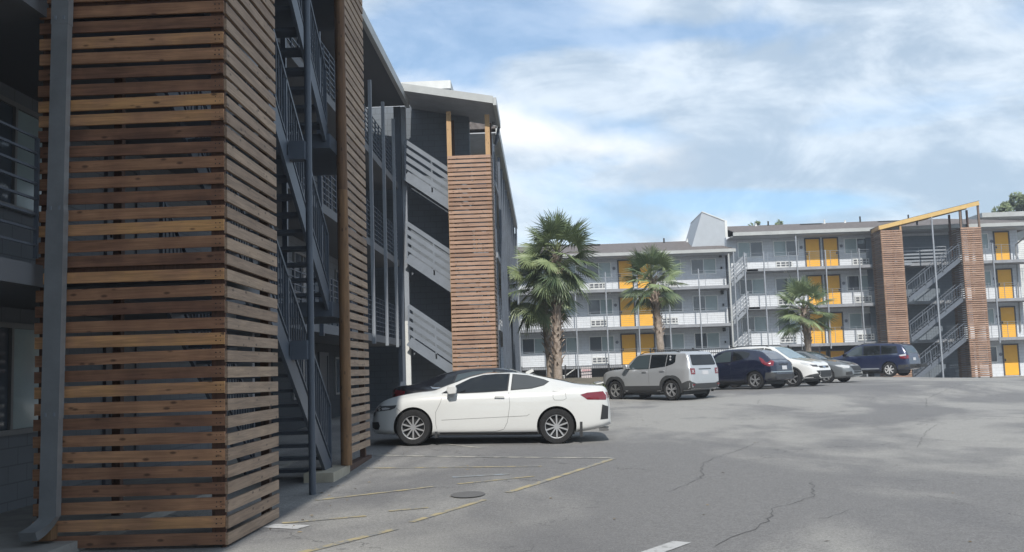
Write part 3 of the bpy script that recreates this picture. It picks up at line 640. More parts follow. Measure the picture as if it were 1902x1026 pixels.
def middle_stair():
    """fourth-storey-high stair bay where the left building steps out, with its slatted tower and shed roof"""
    t = thing('slat_tower', 'tall pale brown slatted tower with open posts on top behind the cars', 'screen tower', (-2.2, 31.2, .2), group='slatted wooden towers')
    L = Vector((2.2, -31.2, -.2)); r = random.Random(4)
    mb = MB(); slats(mb, 0, -2.90, -1.52, 31.03, .3, 8.50, -1, r=r, jag=.003, endj=0.004, tintf=lambda i, r: r.uniform(.15, .95)); mb.build('front_boards', M_cleanwood, t, loc=L)
    mb = MB(); slats(mb, 1, 31.03, 32.3, -1.52, .3, 8.50, 1, r=r); mb.build('side_boards', M_cleanshade, t, loc=L)
    for x, y in ((-2.84, 31.1), (-1.59, 31.1), (-1.59, 32.25), (-2.84, 32.25)):
        MB().box(x-.075, x+.075, y-.05, y+.05, .2, 9.95 if x < -2 else 9.8).build('corner_post', M_pine if y < 32 else M_frame, t, loc=L)
    t = thing('staircase', 'grey steel stair with solid slatted guard panels left of the pale brown slatted tower', 'staircase', (-3.5, 31.6, .2))
    L = Vector((3.5, -31.6, -.2))
    for a in (2.52, 5.22, 7.93):
        flight(t, (-1.7, 31.30, a-1.85), (-4.32, 31.30, a+.03), (0, .95, 0), steps=10, m=mat('stair_panel_paint', (.165, .185, .215), .45, var=.1), slat=4, rail=1.12, sides=(0,), sh=.30)
    for o in t.children: o.location = L
    # stepped-out wing behind
    t = thing('apartment_building', 'grey wing stepping out towards the palms behind the pale slatted tower', 'building', (-1.5, 35, .2), R(90))
    # local (u,v) -> world (-1.5-v, 35+u)
    U1 = 24.5; WX = 1.4; Zs = (.4, 2.9, 5.45, 8.0)
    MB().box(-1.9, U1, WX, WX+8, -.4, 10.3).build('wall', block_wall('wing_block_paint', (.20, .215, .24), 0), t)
    MB().box(-2.3, -1.91, .8, 9.5, -.4, 10.45).build('end_wall', block_wall('end_block_paint', (.14, .16, .185), 1), t)  # wall colour darkened to stand in for shade in the stair bay
    for z in Zs[1:]: MB().box(-1.0, U1, 0, WX-.01, z-.2, z).build('gallery_floor', M_slab, t); 
    for z in Zs[1:]: railing(t, -1, U1, .03, z, m=M_steel)
    for z in Zs:
        for u in (2, 6.5, 11, 15.5, 20): window(t, u, 1.6, WX, z+.98, .98)
        for u in (4, 8.5, 13, 17.5): door(t, u, WX, z)
    MB().box(.3, U1, -.0, WX-.01, 10.02, 10.06).build('soffit', M_soffit, t)
    MB().box(.3, U1+.1, -.13, 0.0, 9.95, 10.3).build('gutter', M_fascia, t)
    mb = MB(); mb.add([(.3, -.05, 10.28), (U1, -.05, 10.28), (U1, 6.5, 11.6), (.3, 6.5, 11.6), (U1, 12, 10.28), (.3, 12, 10.28), (.3, -.05, 10.2), (U1, -.05, 10.2), (U1, 12, 10.2), (.3, 12, 10.2)],
                      [(0, 1, 2, 3), (3, 2, 4, 5), (0, 6, 7, 1), (1, 7, 8, 4, 2), (5, 9, 6, 0, 3), (4, 8, 9, 5), (6, 9, 8, 7)]); mb.build('roof', M_shingle, t)
    for u in (1.2, 3.4, 5.6, 8, 10.5, 13, 16, 19, 22): pole(t, u, -.04, 0, 9.3, M_steel, .045)
    pole(t, U1-.1, -.05, 0, 10, M_steel2, .05); pole(t, U1-.7, -.05, 0, 10, M_steel2, .05)
    for u in (-2.1, .6):
        mb = MB(); mb.tube([(u, -.08, 9.95), (u, -.02, 9.75), (u, .12, 9.6), (u, .12, .3)], .045); mb.build('drain_pipe', M_steel if u > 0 else M_galv, t)
    MB().box(-2.45, -2.2, .0, .16, .1, 9.2).build('corner_pipe', M_steel2, t)
    # shed roof of the stair bay
    mb = MB(); mb.prism([(-.15, 9.80), (2.75, 10.34), (2.75, 10.545), (-.15, 10.0)], 0, -4.55, -1.6); mb.build('stair_roof', M_soffit, t)
    mb = MB(); mb.prism([(-.16, 9.78), (2.76, 10.32), (2.76, 10.56), (-.16, 10.02)], 0, -4.60, -4.551); mb.build('roof_fascia', M_fascia, t)
    MB().box(-4.6, -1.6, -.26, -.151, 9.72, 9.97).build('eave_gutter', M_fascia, t)
    MB().tube([(-1.75, -.2, 9.7), (-1.6, -.12, 9.4), (-1.4, -.05, 9.2)], .05).build('gutter_outlet', M_steel, t)
    MB().box(-.2, 3.5, 1.62, 5.5, 10.3, 11.62).build('roof_box', M_wall, t)
    MB().box(-.25, 3.55, 1.57, 5.55, 11.62, 11.92).build('roof_box_cap', M_white, t)
    MB().box(-1.88, -1.86, 0.4, 1.0, 6, 6.05).build('wall_bracket', M_steel, t)
middle_stair()

def far_towers():
    r = random.Random(9)
    for (x0, x1, lab, pz) in ((22.25, 23.62, 'left of the two brown slatted towers framing the far stair', 9.72), (27.42, 28.72, 'right of the two brown slatted towers framing the far stair', 9.72)):
        t = thing('slat_tower', lab, 'screen tower', (x0, 64, .1), group='slatted wooden towers')
        L = Vector((-x0, -64, -.1))
        mb = MB(); slats(mb, 0, x0, x1, 64.03, .12, pz, -1, r=r, pitch=.139, endj=.0, tintf=lambda i, r: r.uniform(0, .8)); mb.build('front_boards', M_cleanwood, t, loc=L)
        mb = MB(); slats(mb, 1, 64.03, 65.9, x0, .12, pz, -1, r=r); mb.build('side_boards', M_cleanshade, t, loc=L)
        mb = MB(); slats(mb, 1, 64.03, 65.9, x1, .12, pz, 1, r=r); mb.build('side_boards', M_cleanshade, t, loc=L)
        for zz in (6.2, 3.5, 1.0) if x0 > 25 else (6.2,):
            for q in range(5):
                w = r.uniform(.3, .55); u = x0+r.uniform(.1, .5)
                mb = MB(); mb.box(u, u+w, 63.985, 64.0, zz+q*.139-.05, zz+q*.139+.0, r.uniform(.7, 1)); mb.build('patch_board', M_cleanwood, t, loc=L)
        for x in (x0+.06, x1-.06):
            top = 9.95+(x-22.2)*.217-.1
            MB().box(x-.06, x+.06, 64.04, 64.14, 0, top).build('corner_post', M_cleanshade if x > 25 else M_pine, t, loc=L)
            MB().box(x-.06, x+.06, 65.75, 65.85, 0, top-.05).build('corner_post', M_frame, t, loc=L)
    t = thing('roof_frame', 'sloping yellow timber beam frame over the far stair towers', 'roof frame', (25.4, 64, 10))
    L = Vector((-25.4, -64, -10))
    mb = MB(); mb.beam((22.15, 63.97, 9.98), (28.70, 63.97, 11.38), .06, .26); mb.build('front_beam', M_yellowpine, t)
    mb = MB(); mb.beam((22.15, 63.97, 9.98), (22.3, 65.9, 9.98), .06, .24); mb.beam((22.3, 65.9, 9.98), (28.7, 65.9, 11.38), .05, .2); mb.build('rear_beam', M_pine, t)
    mb = MB(); mb.beam((22.2, 64.95, 10.13), (28.72, 64.95, 11.53), 2.0, .03); mb.build('roof_edge', M_doorframe, t)
    for x in (25.0, 27.9): MB().box(x-.05, x+.05, 64.9, 65.0, 10.2, 10.5+(x-24)*.217).build('strut', M_doorframe, t)
    for o in t.children: o.location = L
    MB().box(-.045, .045, -.045, .045, 0, 10.5).build('steel_pole', M_steel2).location = (25.55, 63.9, .05)
    tag(bpy.data.objects['steel_pole'], 'slim grey steel pole in front of the far stair between the two slatted towers', 'pole')
    t = thing('staircase', 'grey steel stair climbing to the right between the two far slatted towers', 'staircase', (25.4, 65, 0))
    L = Vector((-25.4, -65, 0))
    for k in range(4):
        b = .03+2.58*k
        if k < 3: flight(t, (23.85, 64.35, b), (27.35, 64.35, b+2.58), (0, .9, 0), steps=13, m=M_steelm, bal=.16, sh=.28)
        if 0 < k < 4: MB().box(23.7, 24.6, 65.3, 66.0, b-.18, b).build('landing', M_steel2, t)
    for o in t.children: o.location = L
    MB().box(22.4, 28.6, 67.52, 67.585, 0, 9.8).build('bay_wall', block_wall('bay_block_paint', (.16, .19, .225), 0)).location = (0, 0, 0)  # dark sheet over the pale wall: shade of the stair bay as colour
    o = bpy.data.objects['bay_wall']; tag(o, 'dark blue grey recessed wall behind the far stair flights', 'wall')
    # half-level connecting flights between the two far blocks
    t = thing('staircase', 'short grey stair flights linking the two far blocks at half levels', 'staircase', (13.3, 66, 1.6))
    L = Vector((-13.3, -66, -1.6))
    for z in (1.63, 4.19, 6.75):
        flight(t, (12.78, 66.1, z), (13.9, 66.1, z+1.02), (0, 1.2, 0), steps=5, m=M_steel2, slat=4, rail=1.05, sides=(0,), sh=.24)
        MB().box(13.85, 14.6, 66.0, 67.4, z+.86, z+1.0).build('landing', M_steel2, t)
    for o in t.children: o.location = L
far_towers()

def beyond():
    t = thing('apartment_building', 'white end block with flat pale roof beyond the far right corner', 'building', (44, 80, 0))
    MB().box(-9.5, 14, -4, 8, -.4, 10.2).build('wall', M_white, t)
    MB().box(-10.4, 15, -5.5, 9, 11.9, 12.25).build('roof', M_fascia, t)
    MB().box(-9.4, 14, -3.5, 8, 10.2, 11.9).build('upper_wall', M_fascia, t)
    for z in (2.4, 5.0, 7.6): railing(t, -10, 2, -4.6, z, m=M_steel)
    for x in (-9.9, -6): pole(t, x, -4.7, 0, 10, M_steel)
beyond()

# ------------------------------------------------------------------ planting, fence, curbs
def bed():
    poly = [(-1.2, 33.5), (1.7, 34.2), (2.6, 37.2), (5.0, 39.5), (6.9, 42.4), (9.5, 44.5), (12.2, 48.0), (15.5, 53), (18.5, 58), (21, 64.0), (21, 68), (-1.2, 68)]
    b = bmesh.new(); 
    P = [Vector(p) for p in poly]
    # triangulated sheet with interior points
    pts = list(P); edges = [(i, (i+1) % len(P)) for i in range(len(P))]
    for x in range(-1, 22, 2):
        for y in range(34, 68, 2): pts.append(Vector((x+.13, y+.21)))
    v, e, f, *_ = delaunay_2d_cdt(pts, edges, [], 1, 1e-4)
    mb = MB(); h = lambda q: gz(q.x, q.y)+.13
    mb.add([(q.x, q.y, h(q)) for q in v], f); tag(mb.build('planting_bed', mat('mulch', (.13, .115, .085), .95, var=.4, vscale=2, bump=.6, bscale=10), smooth=True), kind='structure')
    mb = MB()
    for a, c in zip(P[:10], P[1:11]):
        n = max(1, int((c-a).length/1.0))
        for i in range(n):
            p, q = a.lerp(c, i/n), a.lerp(c, (i+1)/n); mb.beam((p.x, p.y, gz(p.x, p.y)+.06), (q.x, q.y, gz(q.x, q.y)+.06), .16, .19)
    tag(mb.build('kerb', M_conc), kind='structure')
    mb = MB(); path = [(-1.0, 47.5), (5, 47), (9, 50), (13, 55)]
    vs = []
    for x, y in path: vs += [(x, y, gz(x, y)+.16), (x, y+2, gz(x, y+2)+.16)]
    mb.add(vs, [(2*i, 2*i+2, 2*i+3, 2*i+1) for i in range(3)]); tag(mb.build('footpath', M_conc), kind='structure')
bed()
def fence():
    def run(pts, h, name, lab, base=None, group='black metal fences'):
        t = thing(name, lab, 'fence', (pts[0][0], pts[0][1], 0), group=group); L = Vector((-pts[0][0], -pts[0][1], 0))
        mb = MB()
        for (a, b) in zip(pts, pts[1:]):
            a = Vector(a); b = Vector(b); n = int((b-a).length/.13)
            for s_ in (h-.02, h-.2, .12): 
                for k in range(4):
                    p, q = a.lerp(b, k/4), a.lerp(b, (k+1)/4)
                    mb.beam((p.x, p.y, base(p)+s_), (q.x, q.y, base(q)+s_), .035, .035)
            for i in range(n):
                p = a.lerp(b, i/n); mb.box(p.x-.009, p.x+.009, p.y-.009, p.y+.009, base(p)+.06, base(p)+h)
        mb.build('pickets', M_black, t)
        for (a, b) in zip(pts, pts[1:]):
            a = Vector(a); b = Vector(b); n = max(1, round((b-a).length/2.4))
            for i in range(n+1):
                p = a.lerp(b, i/n); MB().box(p.x-.04, p.x+.04, p.y-.04, p.y+.04, base(p), base(p)+h+.06).build('fence_post', M_black, t)
        for o in t.children: o.location = L
    run([(-1.4, 60), (6.6, 60.4)], 1.06, 'metal_fence', 'low black picket fence in front of the far left block beside the palm', lambda p: .58)
    run([(5.0, 46.2), (11.6, 50.5), (15.6, 56)], 1.62, 'metal_fence', 'taller black picket fence behind the silver boxy SUV and the dark crossover', lambda p: gz(p.x, p.y)+.12)
    t = thing('notice_board', 'pale pink and white board behind the low black fence', 'sign', (2.55, 60.6, .7))
    MB().box(-.32, .32, -.015, .015, 0, .82).build('panel', mat('board_face', (.62, .56, .57), .6), t)
    MB().box(-.26, .26, -.019, -.0155, .58, .7).build('heading_band', mat('board_pink', (.55, .35, .37), .6), t)
    t = thing('pool_lounger', 'white framed lounge chair behind the low black fence', 'lounge chair', (1.0, 61.5, .7))
    mb = MB(); mb.beam((-.9, 0, .35), (.3, 0, .35), .05, .05); mb.beam((-.9, .6, .35), (.3, .6, .35), .05, .05); mb.beam((.3, .3, .35), (.9, .3, .75), .6, .05); mb.beam((-.9, .3, .36), (.3, .3, .36), .6, .03); mb.build('seat', M_white, t)
    for x in (-.8, .2):
        for y in (0, .6): MB().box(x-.025, x+.025, y-.025, y+.025, -.05, .35).build('leg', M_white, t)
fence()
def shrubs():
    r = random.Random(3)
    sp = [(-.2, 36.2, .35), (.5, 36.0, .45), (1.15, 36.6, .42), (1.7, 35.6, .5), (2.0, 36.3, .45), (2.3, 37.3, .4), (.0, 38.5, .45), (1.2, 39, .4)]
    nm = ['low leafy shrub beside the front wheel of the silver SUV', 'small green shrub over the boot of the white coupe', 'sparse green shrub in the bed behind the white coupe']
    for i, (x, y, h) in enumerate(sp):
        mb = MB(); z0 = gz(x, y)+.12
        for k in range(150):
            a = r.uniform(0, 2*PI); q = r.random()**.5*h*.95; zz = r.random()**.8*h; p = Vector((x+math.cos(a)*q, y+math.sin(a)*q, z0+zz*(1-.4*(q/h)**2)))
            s_ = r.uniform(.04, .09); d = Vector((r.uniform(-1, 1), r.uniform(-1, 1), r.uniform(-.2, 1))).normalized(); e = d.orthogonal().normalized()*s_*.45; d = d*s_*1.6
            mb.add([p-e, p+d*.5-e*.2, p+d, p+e], [(0, 1, 2, 3)], r.random())
        for k in range(5): mb.cyl((x, y, z0-.05), (x+r.uniform(-.2, .2), y+r.uniform(-.2, .2), z0+h*.7), .01, n=4, tint=0)
        lab = ['leafy shrub nearest the grey wing in the planting bed', 'second small shrub just behind the white coupe roof', 'small shrub above the boot lid of the white coupe', 'rounded shrub at the kerb beside the silver SUV bonnet', 'bushy green shrub touching the front wheel of the silver SUV', 'small shrub tucked behind the silver SUV', 'shrub at the foot of the tall palm', 'shrub between the tall palm and the black fence'][i]
        tag(mb.build('shrub', M_shrub), lab, 'shrub', 'shrubs in the planting bed')
shrubs()

def palm(x, y, z0, hs, top, rcrown, lab, lean=(0, 0), seed=1, nf=34, smooth_to=.3, tr=.19, boots=True, elmin=-68):
    """sabal palm: lower bare trunk, upper trunk in criss-cross boots, ball of fan leaves"""
    r = random.Random(seed); t = thing('palm_tree', lab, 'palm tree', (x, y, z0), group='sabal palms')
    H = hs; ln = Vector((lean[0], lean[1], 0))
    def c(s_): return Vector((ln.x*s_*s_, ln.y*s_*s_, H*s_))
    mb = MB(); N = 14; seg = 24; vs = []
    for i in range(seg+1):
        s_ = i/seg; rr = tr*(1.12-.25*s_)*(1+.25*math.exp(-s_*14))*(1+.05*math.sin(i*2.3))
        for k in range(N): vs.append(c(s_)+Vector((math.cos(2*PI*k/N)*rr, math.sin(2*PI*k/N)*rr, 0)))
    mb.add(vs, [(i*N+k, i*N+(k+1) % N, (i+1)*N+(k+1) % N, (i+1)*N+k) for i in range(seg) for k in range(N)])
    mb.build('trunk', M_trunk, t, smooth=True)
    mb = MB(); zb = smooth_to*H; i = 0
    while zb < H+.1:
        s_ = min(1, zb/H); a = i*2.39996; o = Vector((math.cos(a), math.sin(a), 0)); sd_ = Vector((-o.y, o.x, 0)); p = c(s_)+o*tr*.85; ww = .085; L_ = r.uniform(.22, .36)
        up = Vector((0, 0, 1)); tilt = sd_*r.choice((-1, 1))*.35
        q = p+up*L_+o*r.uniform(.10, .22)+tilt*L_*.7; m_ = p+up*L_*.5+o*.045+tilt*L_*.3
        mb.add([p-sd_*ww, p+sd_*ww, m_+sd_*ww*.6, q+sd_*.02, q-sd_*.02, m_-sd_*ww*.6, p-o*.05, q-o*.05], [(0, 1, 2, 5), (5, 2, 3, 4), (0, 5, 6), (1, 6, 2), (2, 6, 7, 3), (5, 4, 7, 6)], r.random())
        zb += .034; i += 1
    mb.build('leaf_boots', M_boot, t)
    C0 = c(1)+Vector((0, 0, .05))
    stalks = MB(); leaves = MB()
    for i in range(nf):
        f = (i+.5)/nf; el = R(82)-R(82-elmin)*f+R(r.uniform(-7, 7)); az = i*2.39996+r.uniform(-.2, .2)
        d = Vector((math.cos(az)*math.cos(el), math.sin(az)*math.cos(el), math.sin(el)))
        Lp = rcrown*r.uniform(.46, .62); p0 = C0+Vector((0, 0, .25-.5*f)); pm = p0+d*Lp*.55; g = Vector((0, 0, -.12*Lp)); p1 = p0+d*Lp+g
        stalks.cyl(p0, pm, .02, .016, n=5); stalks.cyl(pm, p1, .016, .012, n=5)
        d2 = (p1-pm).normalized(); s_ = d2.cross(Vector((0, 0, 1)))
        if s_.length < .1: s_ = Vector((1, 0, 0))
        s_.normalize(); nrm = s_.cross(d2).normalized(); tl = r.uniform(-.7, .7); s_ = (s_*math.cos(tl)+nrm*math.sin(tl)).normalized(); nrm = s_.cross(d2).normalized()
        nb = 38; span = R(r.uniform(108, 132)); Lb = rcrown*r.uniform(.44, .55); dead = 1 if f > .93 else 0
        tb = r.uniform(.15, .7)
        for k in range(nb):
            a = -span+2*span*k/(nb-1); fold = abs(math.sin(a))*.25
            dr = (d2*math.cos(a)+s_*math.sin(a)+nrm*(.12-fold)).normalized(); L_ = Lb*(1-.3*abs(a)/span)*r.uniform(.9, 1.08)
            wv = dr.cross(nrm).normalized(); w = .0225*rcrown/1.9
            q1 = p1+dr*L_*.55+Vector((0, 0, -.04*L_)); q2 = p1+dr*L_+Vector((0, 0, -.19*L_*r.uniform(.3, 1.5)))
            tw = nrm*w*.5*(1 if k % 2 else -1)
            leaves.add([p1-wv*w*.3, p1+wv*w*.3, q1+wv*w+tw, q1-wv*w-tw, q2], [(0, 1, 2, 3), (3, 2, 4)], min(1, max(0, tb+r.uniform(-.22, .22)+.1*(1-f))))
    stalks.build('leaf_stalks', mat('palm_stalk', (.14, .16, .07), .7), t); leaves.build('fronds', M_leaf, t)
    return t
palm(.55, 41.5, .45, 5.8, 0, 2.05, 'tallest palm with shaggy trunk right behind the white coupe', lean=(.15, 0), seed=2, nf=48, smooth_to=.18, tr=.165)
palm(.30, 43.4, .5, 4.7, 0, 2.05, 'shorter darker palm partly hidden behind the tallest palm', lean=(-.45, 0), seed=5, nf=34, smooth_to=.3, tr=.18)
palm(6.15, 51.5, .55, 5.4, 0, 1.95, 'middle palm behind the roof of the silver boxy SUV', lean=(-.35, 0), seed=8, nf=34, smooth_to=.45, tr=.19, elmin=-48)
palm(13.45, 50.2, .5, 3.55, 0, 1.8, 'small palm in front of the yellow doors above the white crossover', lean=(-.15, 0), seed=11, nf=28, smooth_to=.5, tr=.15, elmin=-34)

def tree(x, y, z0, h, rad, lab, n=9000, seed=1, cz=None, ls=.16, clumps=40, trunk_r=.25, name='leafy_tree', sq=.75, dens=1.0):
    r = random.Random(seed); t = thing(name, lab, 'tree', (x, y, z0))
    cz = cz or h-rad*sq; mb = MB(); C0 = Vector((0, 0, cz))
    lim = []; mb.cyl((0, 0, -.2), (0, 0, cz*.55), trunk_r, trunk_r*.7, n=10)
    cl = []
    for i in range(clumps):
        d = Vector((r.gauss(0, 1), r.gauss(0, 1), r.gauss(0, 1))).normalized()*r.random()**.4
        c = C0+Vector((d.x*rad, d.y*rad, d.z*rad*sq)); cl.append((c, rad*r.uniform(.16, .3)))
        if i < 22:
            m_ = Vector((0, 0, cz*.5)).lerp(c, .5)+Vector((r.uniform(-.3, .3), r.uniform(-.3, .3), .3)); mb.cyl((0, 0, cz*.5), m_, trunk_r*.35, trunk_r*.18, n=6); mb.cyl(m_, c, trunk_r*.18, .02, n=5)
    mb.build('trunk', M_bark, t)
    lf = MB()
    for i in range(n):
        c, cr = cl[r.randrange(len(cl))]; d = Vector((r.gauss(0, 1), r.gauss(0, 1), r.gauss(0, .8))).normalized()*cr*r.random()**.45
        p = c+d; a = Vector((r.gauss(0, 1), r.gauss(0, 1), r.gauss(0, 1))).normalized(); b = a.orthogonal().normalized(); s_ = ls*r.uniform(.6, 1.3)
        lf.add([p-a*s_, p-b*s_*.45, p+a*s_, p+b*s_*.45], [(0, 1, 2, 3)], min(1, max(0, .5+.5*d.z/cr+r.uniform(-.3, .3))))
    lf.build('crown', M_tree, t)
    return t
tree(20.9, 90, 0, 14.75, 1.5, 'small tree top poking above the right block roof', n=1500, seed=3, ls=.16, clumps=24, sq=.9)
tree(45.2, 92, 0, 16.2, 2.3, 'larger tree above the roof at the far right edge', n=6000, seed=6, ls=.2, clumps=34, sq=.8)

for k, (tx, ty) in enumerate(((-9, -27), (-1, -31), (7, -26), (16, -30), (27, -27))):  # unseen row of trees, added for the car glass to reflect
    tree(tx, ty, 0, 9.5, 4.3, ['round street tree behind the camera at far left', 'round street tree behind the camera, second from left', 'round street tree behind the camera in the middle', 'round street tree behind the camera, second from right', 'round street tree behind the camera at far right'][k], n=2600, seed=30+k, ls=.34, clumps=26)

# ------------------------------------------------------------------ markings
M_yline = paintmark('worn_yellow_paint', (.36, .30, .17), .50, 5); M_wline = paintmark('worn_white_paint', (.40, .38, .33), .51, 4)
M_wline2 = paintmark('white_arrow_paint', (.42, .42, .42), .44, 6)
G = 'worn parking lines'
strip('parking_line', [(-3.1, 17.3), (1.05, 15.75)], .10, M_wline, 'long pale parking line just in front of the white coupe', cat='parking line', group=G)
strip('parking_line', [(-2.9, 19.9), (-1.2, 18.1)], .09, M_wline, 'faint line by the nose of the white coupe', cat='parking line', group=G)
strip('parking_line', [(-2.95, 15.5), (-.1, 14.9)], .09, M_yline, 'faint yellow hatch line second in front of the white coupe', cat='parking line', group=G)
strip('parking_line', [(-2.8, 11.85), (-1.5, 12.9)], .09, M_yline, 'yellow hatch line starting by the steel column', cat='parking line', group=G)
strip('parking_line', [(-1.2, 13.1), (-.2, 13.7)], .08, M_yline, 'short faded yellow hatch stub beyond the oil stain', cat='parking line', group=G)
strip('parking_line', [(-2.75, 10.15), (-1.95, 10.5)], .09, M_yline, 'yellow hatch line starting at the foot of the near slatted tower', cat='parking line', group=G)
strip('parking_line', [(-1.75, 10.8), (-1.35, 11.0)], .08, M_yline, 'short yellow dash between the hatch lines', cat='parking line', group=G)
strip('parking_line', [(-2.35, 8.1), (-1.5, 9.6)], .10, M_yline, 'diagonal yellow boundary line piece at the bottom edge of the photo', cat='parking line', group=G)
strip('parking_line', [(-1.4, 10.0), (-.75, 11.5)], .08, M_yline, 'short bright dash in the middle of the diagonal yellow boundary', cat='parking line', group=G)
strip('parking_line', [(-.5, 12.1), (1.05, 15.7)], .10, M_yline, 'far piece of the diagonal yellow boundary reaching the long pale line', cat='parking line', group=G)
strip('painted_stroke', [(.45, 7.55), (1.12, 8.55)], .17, M_wline2, 'thick worn white stroke at the bottom edge of the asphalt', cat='road marking')
strip('painted_stroke', [(-2.85, 10.0), (-2.45, 9.85)], .22, M_wline2, 'white paint smear at the foot of the near slatted tower', cat='road marking')
strip('painted_stroke', [(-1.35, 13.9), (-.55, 14.05)], .14, paintmark('blue_paint', (.25, .29, .33), .54, 5), 'faint bluish painted smudge between the yellow hatch lines', cat='road marking')
mb = MB(); mb.add([(-.98+.21*math.cos(a*PI/12), 11.98+.3*math.sin(a*PI/12), gz(-.98, 11.98)+.011) for a in range(24)], [tuple(range(24))])
tag(mb.build('drain_cover', mat('cover_iron', (.115, .113, .112), .85)), 'small dark round cover in the asphalt among the yellow lines', 'cover')

r = random.Random(77); mb = MB()
for k in range(90):
    x, y = r.uniform(-2.6, 9), r.uniform(8, 30)
    if k % 3 == 0: x, y = r.uniform(-2.95, -2.4), r.uniform(9, 18)
    a = r.uniform(0, 6.28); d = Vector((math.cos(a), math.sin(a), 0))*r.uniform(.015, .04); e = Vector((-d.y, d.x, 0))*.4; p = Vector((x, y, gz(x, y)+.008))
    mb.add([p-d, p-e+Vector((0, 0, .006)), p+d, p+e], [(0, 1, 2, 3)], r.random())
tag(mb.build('fallen_leaves', tinted('dry_leaf', (.05, .035, .02), (.25, .19, .10), .8)), 'tiny dry leaves and grit scattered over the asphalt', 'litter', kind='stuff')

# ------------------------------------------------------------------ cars
def pch(pts, x):
    """smooth monotone interpolation through points sorted by x"""
    n = len(pts)
    if x <= pts[0][0]: return pts[0][1]
    if x >= pts[-1][0]: return pts[-1][1]
    for i in range(n-1):
        if pts[i][0] <= x <= pts[i+1][0]: break
    def sl(i): return (pts[i+1][1]-pts[i][1])/(pts[i+1][0]-pts[i][0])
    def tg(i):
        if i == 0: return sl(0)
        if i == n-1: return sl(n-2)
        a, b = sl(i-1), sl(i)
        return 0 if a*b <= 0 else 2*a*b/(a+b)
    h = pts[i+1][0]-pts[i][0]; t = (x-pts[i][0])/h; m0, m1 = tg(i)*h, tg(i+1)*h
    return (2*t**3-3*t*t+1)*pts[i][1]+(t**3-2*t*t+t)*m0+(-2*t**3+3*t*t)*pts[i+1][1]+(t**3-t*t)*m1
def paint(name, col, metal=0.0, rough=0.3, flake=False):
    m = mat(name, col, rough, metal, 1.0, var=0.03, vscale=1.5); m.node_tree.nodes['Principled BSDF'].inputs['Coat Roughness'].default_value = 0.06
    return m
M_tyre = mat('tyre_rubber', (.012, .012, .013), .9); M_chrome = mat('chrome', (.6, .6, .6), .18, 1.0)
M_alloy = mat('alloy_rim', (.52, .52, .53), .3, .7); M_alloyd = mat('rim_backing', (.008, .008, .009), .7)
M_cglass = mat('car_glass', (.008, .010, .012), .02, spec=.6); M_cglassl = mat('windscreen_glass', (.045, .06, .068), .03, spec=.8)
M_red = mat('tail_lamp_red', (.15, .006, .012), .12, coat=1); M_lens = mat('lamp_lens', (.45, .46, .47), .1, coat=1); M_lensd = mat('dark_lamp_lens', (.06, .06, .065), .1, coat=1)
M_clad = mat('grey_cladding', (.035, .036, .038), .65); M_plate = mat('number_plate', (.5, .5, .52), .5); M_seam = mat('panel_gap', (.05, .05, .05), .8)
def wheel(parent, x, y, r, w, style, side, m_rim=None):
    """tyre by lathe about y; style = spokes (pairs if negative)"""
    o = thing('tmp', None, None); COL.objects.unlink(o); bpy.data.objects.remove(o)
    prof = [(r*.66, -w/2+.01), (r*.72, -w/2), (r*.93, -w/2+.005), (r*.99, -w/2+.03), (r, -w/4), (r, w/4), (r*.99, w/2-.03), (r*.93, w/2-.005), (r*.72, w/2), (r*.66, w/2-.01)]
    N = 36; mb = MB(); vs = []
    for k in range(N):
        a = 2*PI*k/N
        for rr, yy in prof: vs.append((rr*math.cos(a), yy, rr*math.sin(a)))
    P = len(prof); mb.add(vs, [(k*P+i, k*P+i+1, ((k+1) % N)*P+i+1, ((k+1) % N)*P+i) for k in range(N) for i in range(P-1)])
    tyre = mb.build('wheel', M_tyre, parent, smooth=True, loc=(x, y, r))
    ri = r*.68; s = side; mb = MB(); yo = s*(w/2-.02); yi = s*(w/2-.075)
    mb.cyl((0, yi, 0), (0, yi-s*.02, 0), ri, n=32, mi=1)
    vs = []; 
    for k in range(N):
        a = 2*PI*k/N
        for rr, yy in ((ri*1.0, yi), (ri*1.0, yo+s*.008), (ri*.93, yo+s*.004), (ri*.9, yi)): vs.append((rr*math.cos(a), yy, rr*math.sin(a)))
    mb.add(vs, [(k*4+i, k*4+i+1, ((k+1) % N)*4+i+1, ((k+1) % N)*4+i) for k in range(N) for i in range(3)])
    n = abs(style); hub = ri*.2
    mb.cyl((0, yi, 0), (0, yo, 0), hub, hub*.8, n=14)
    for k in range(n):
        a = 2*PI*k/n+.3
        for da in ((-.13, .13) if style < 0 else (0,)):
            a0, a1 = a+da*.8, a+da*1.25; w0 = (.05 if style > 0 else .026)*r/.33
            if n > 9: w0 *= .55
            p = Vector((math.cos(a0)*hub*.8, yo-s*.008, math.sin(a0)*hub*.8)); q = Vector((math.cos(a1)*ri*.96, yo-s*.004, math.sin(a1)*ri*.96))
            mb.beam(p, q, w0, .02, up=(0, 1, 0))
    mb.build('rim', [m_rim or M_alloy, M_alloyd], tyre, smooth=False)
    return tyre

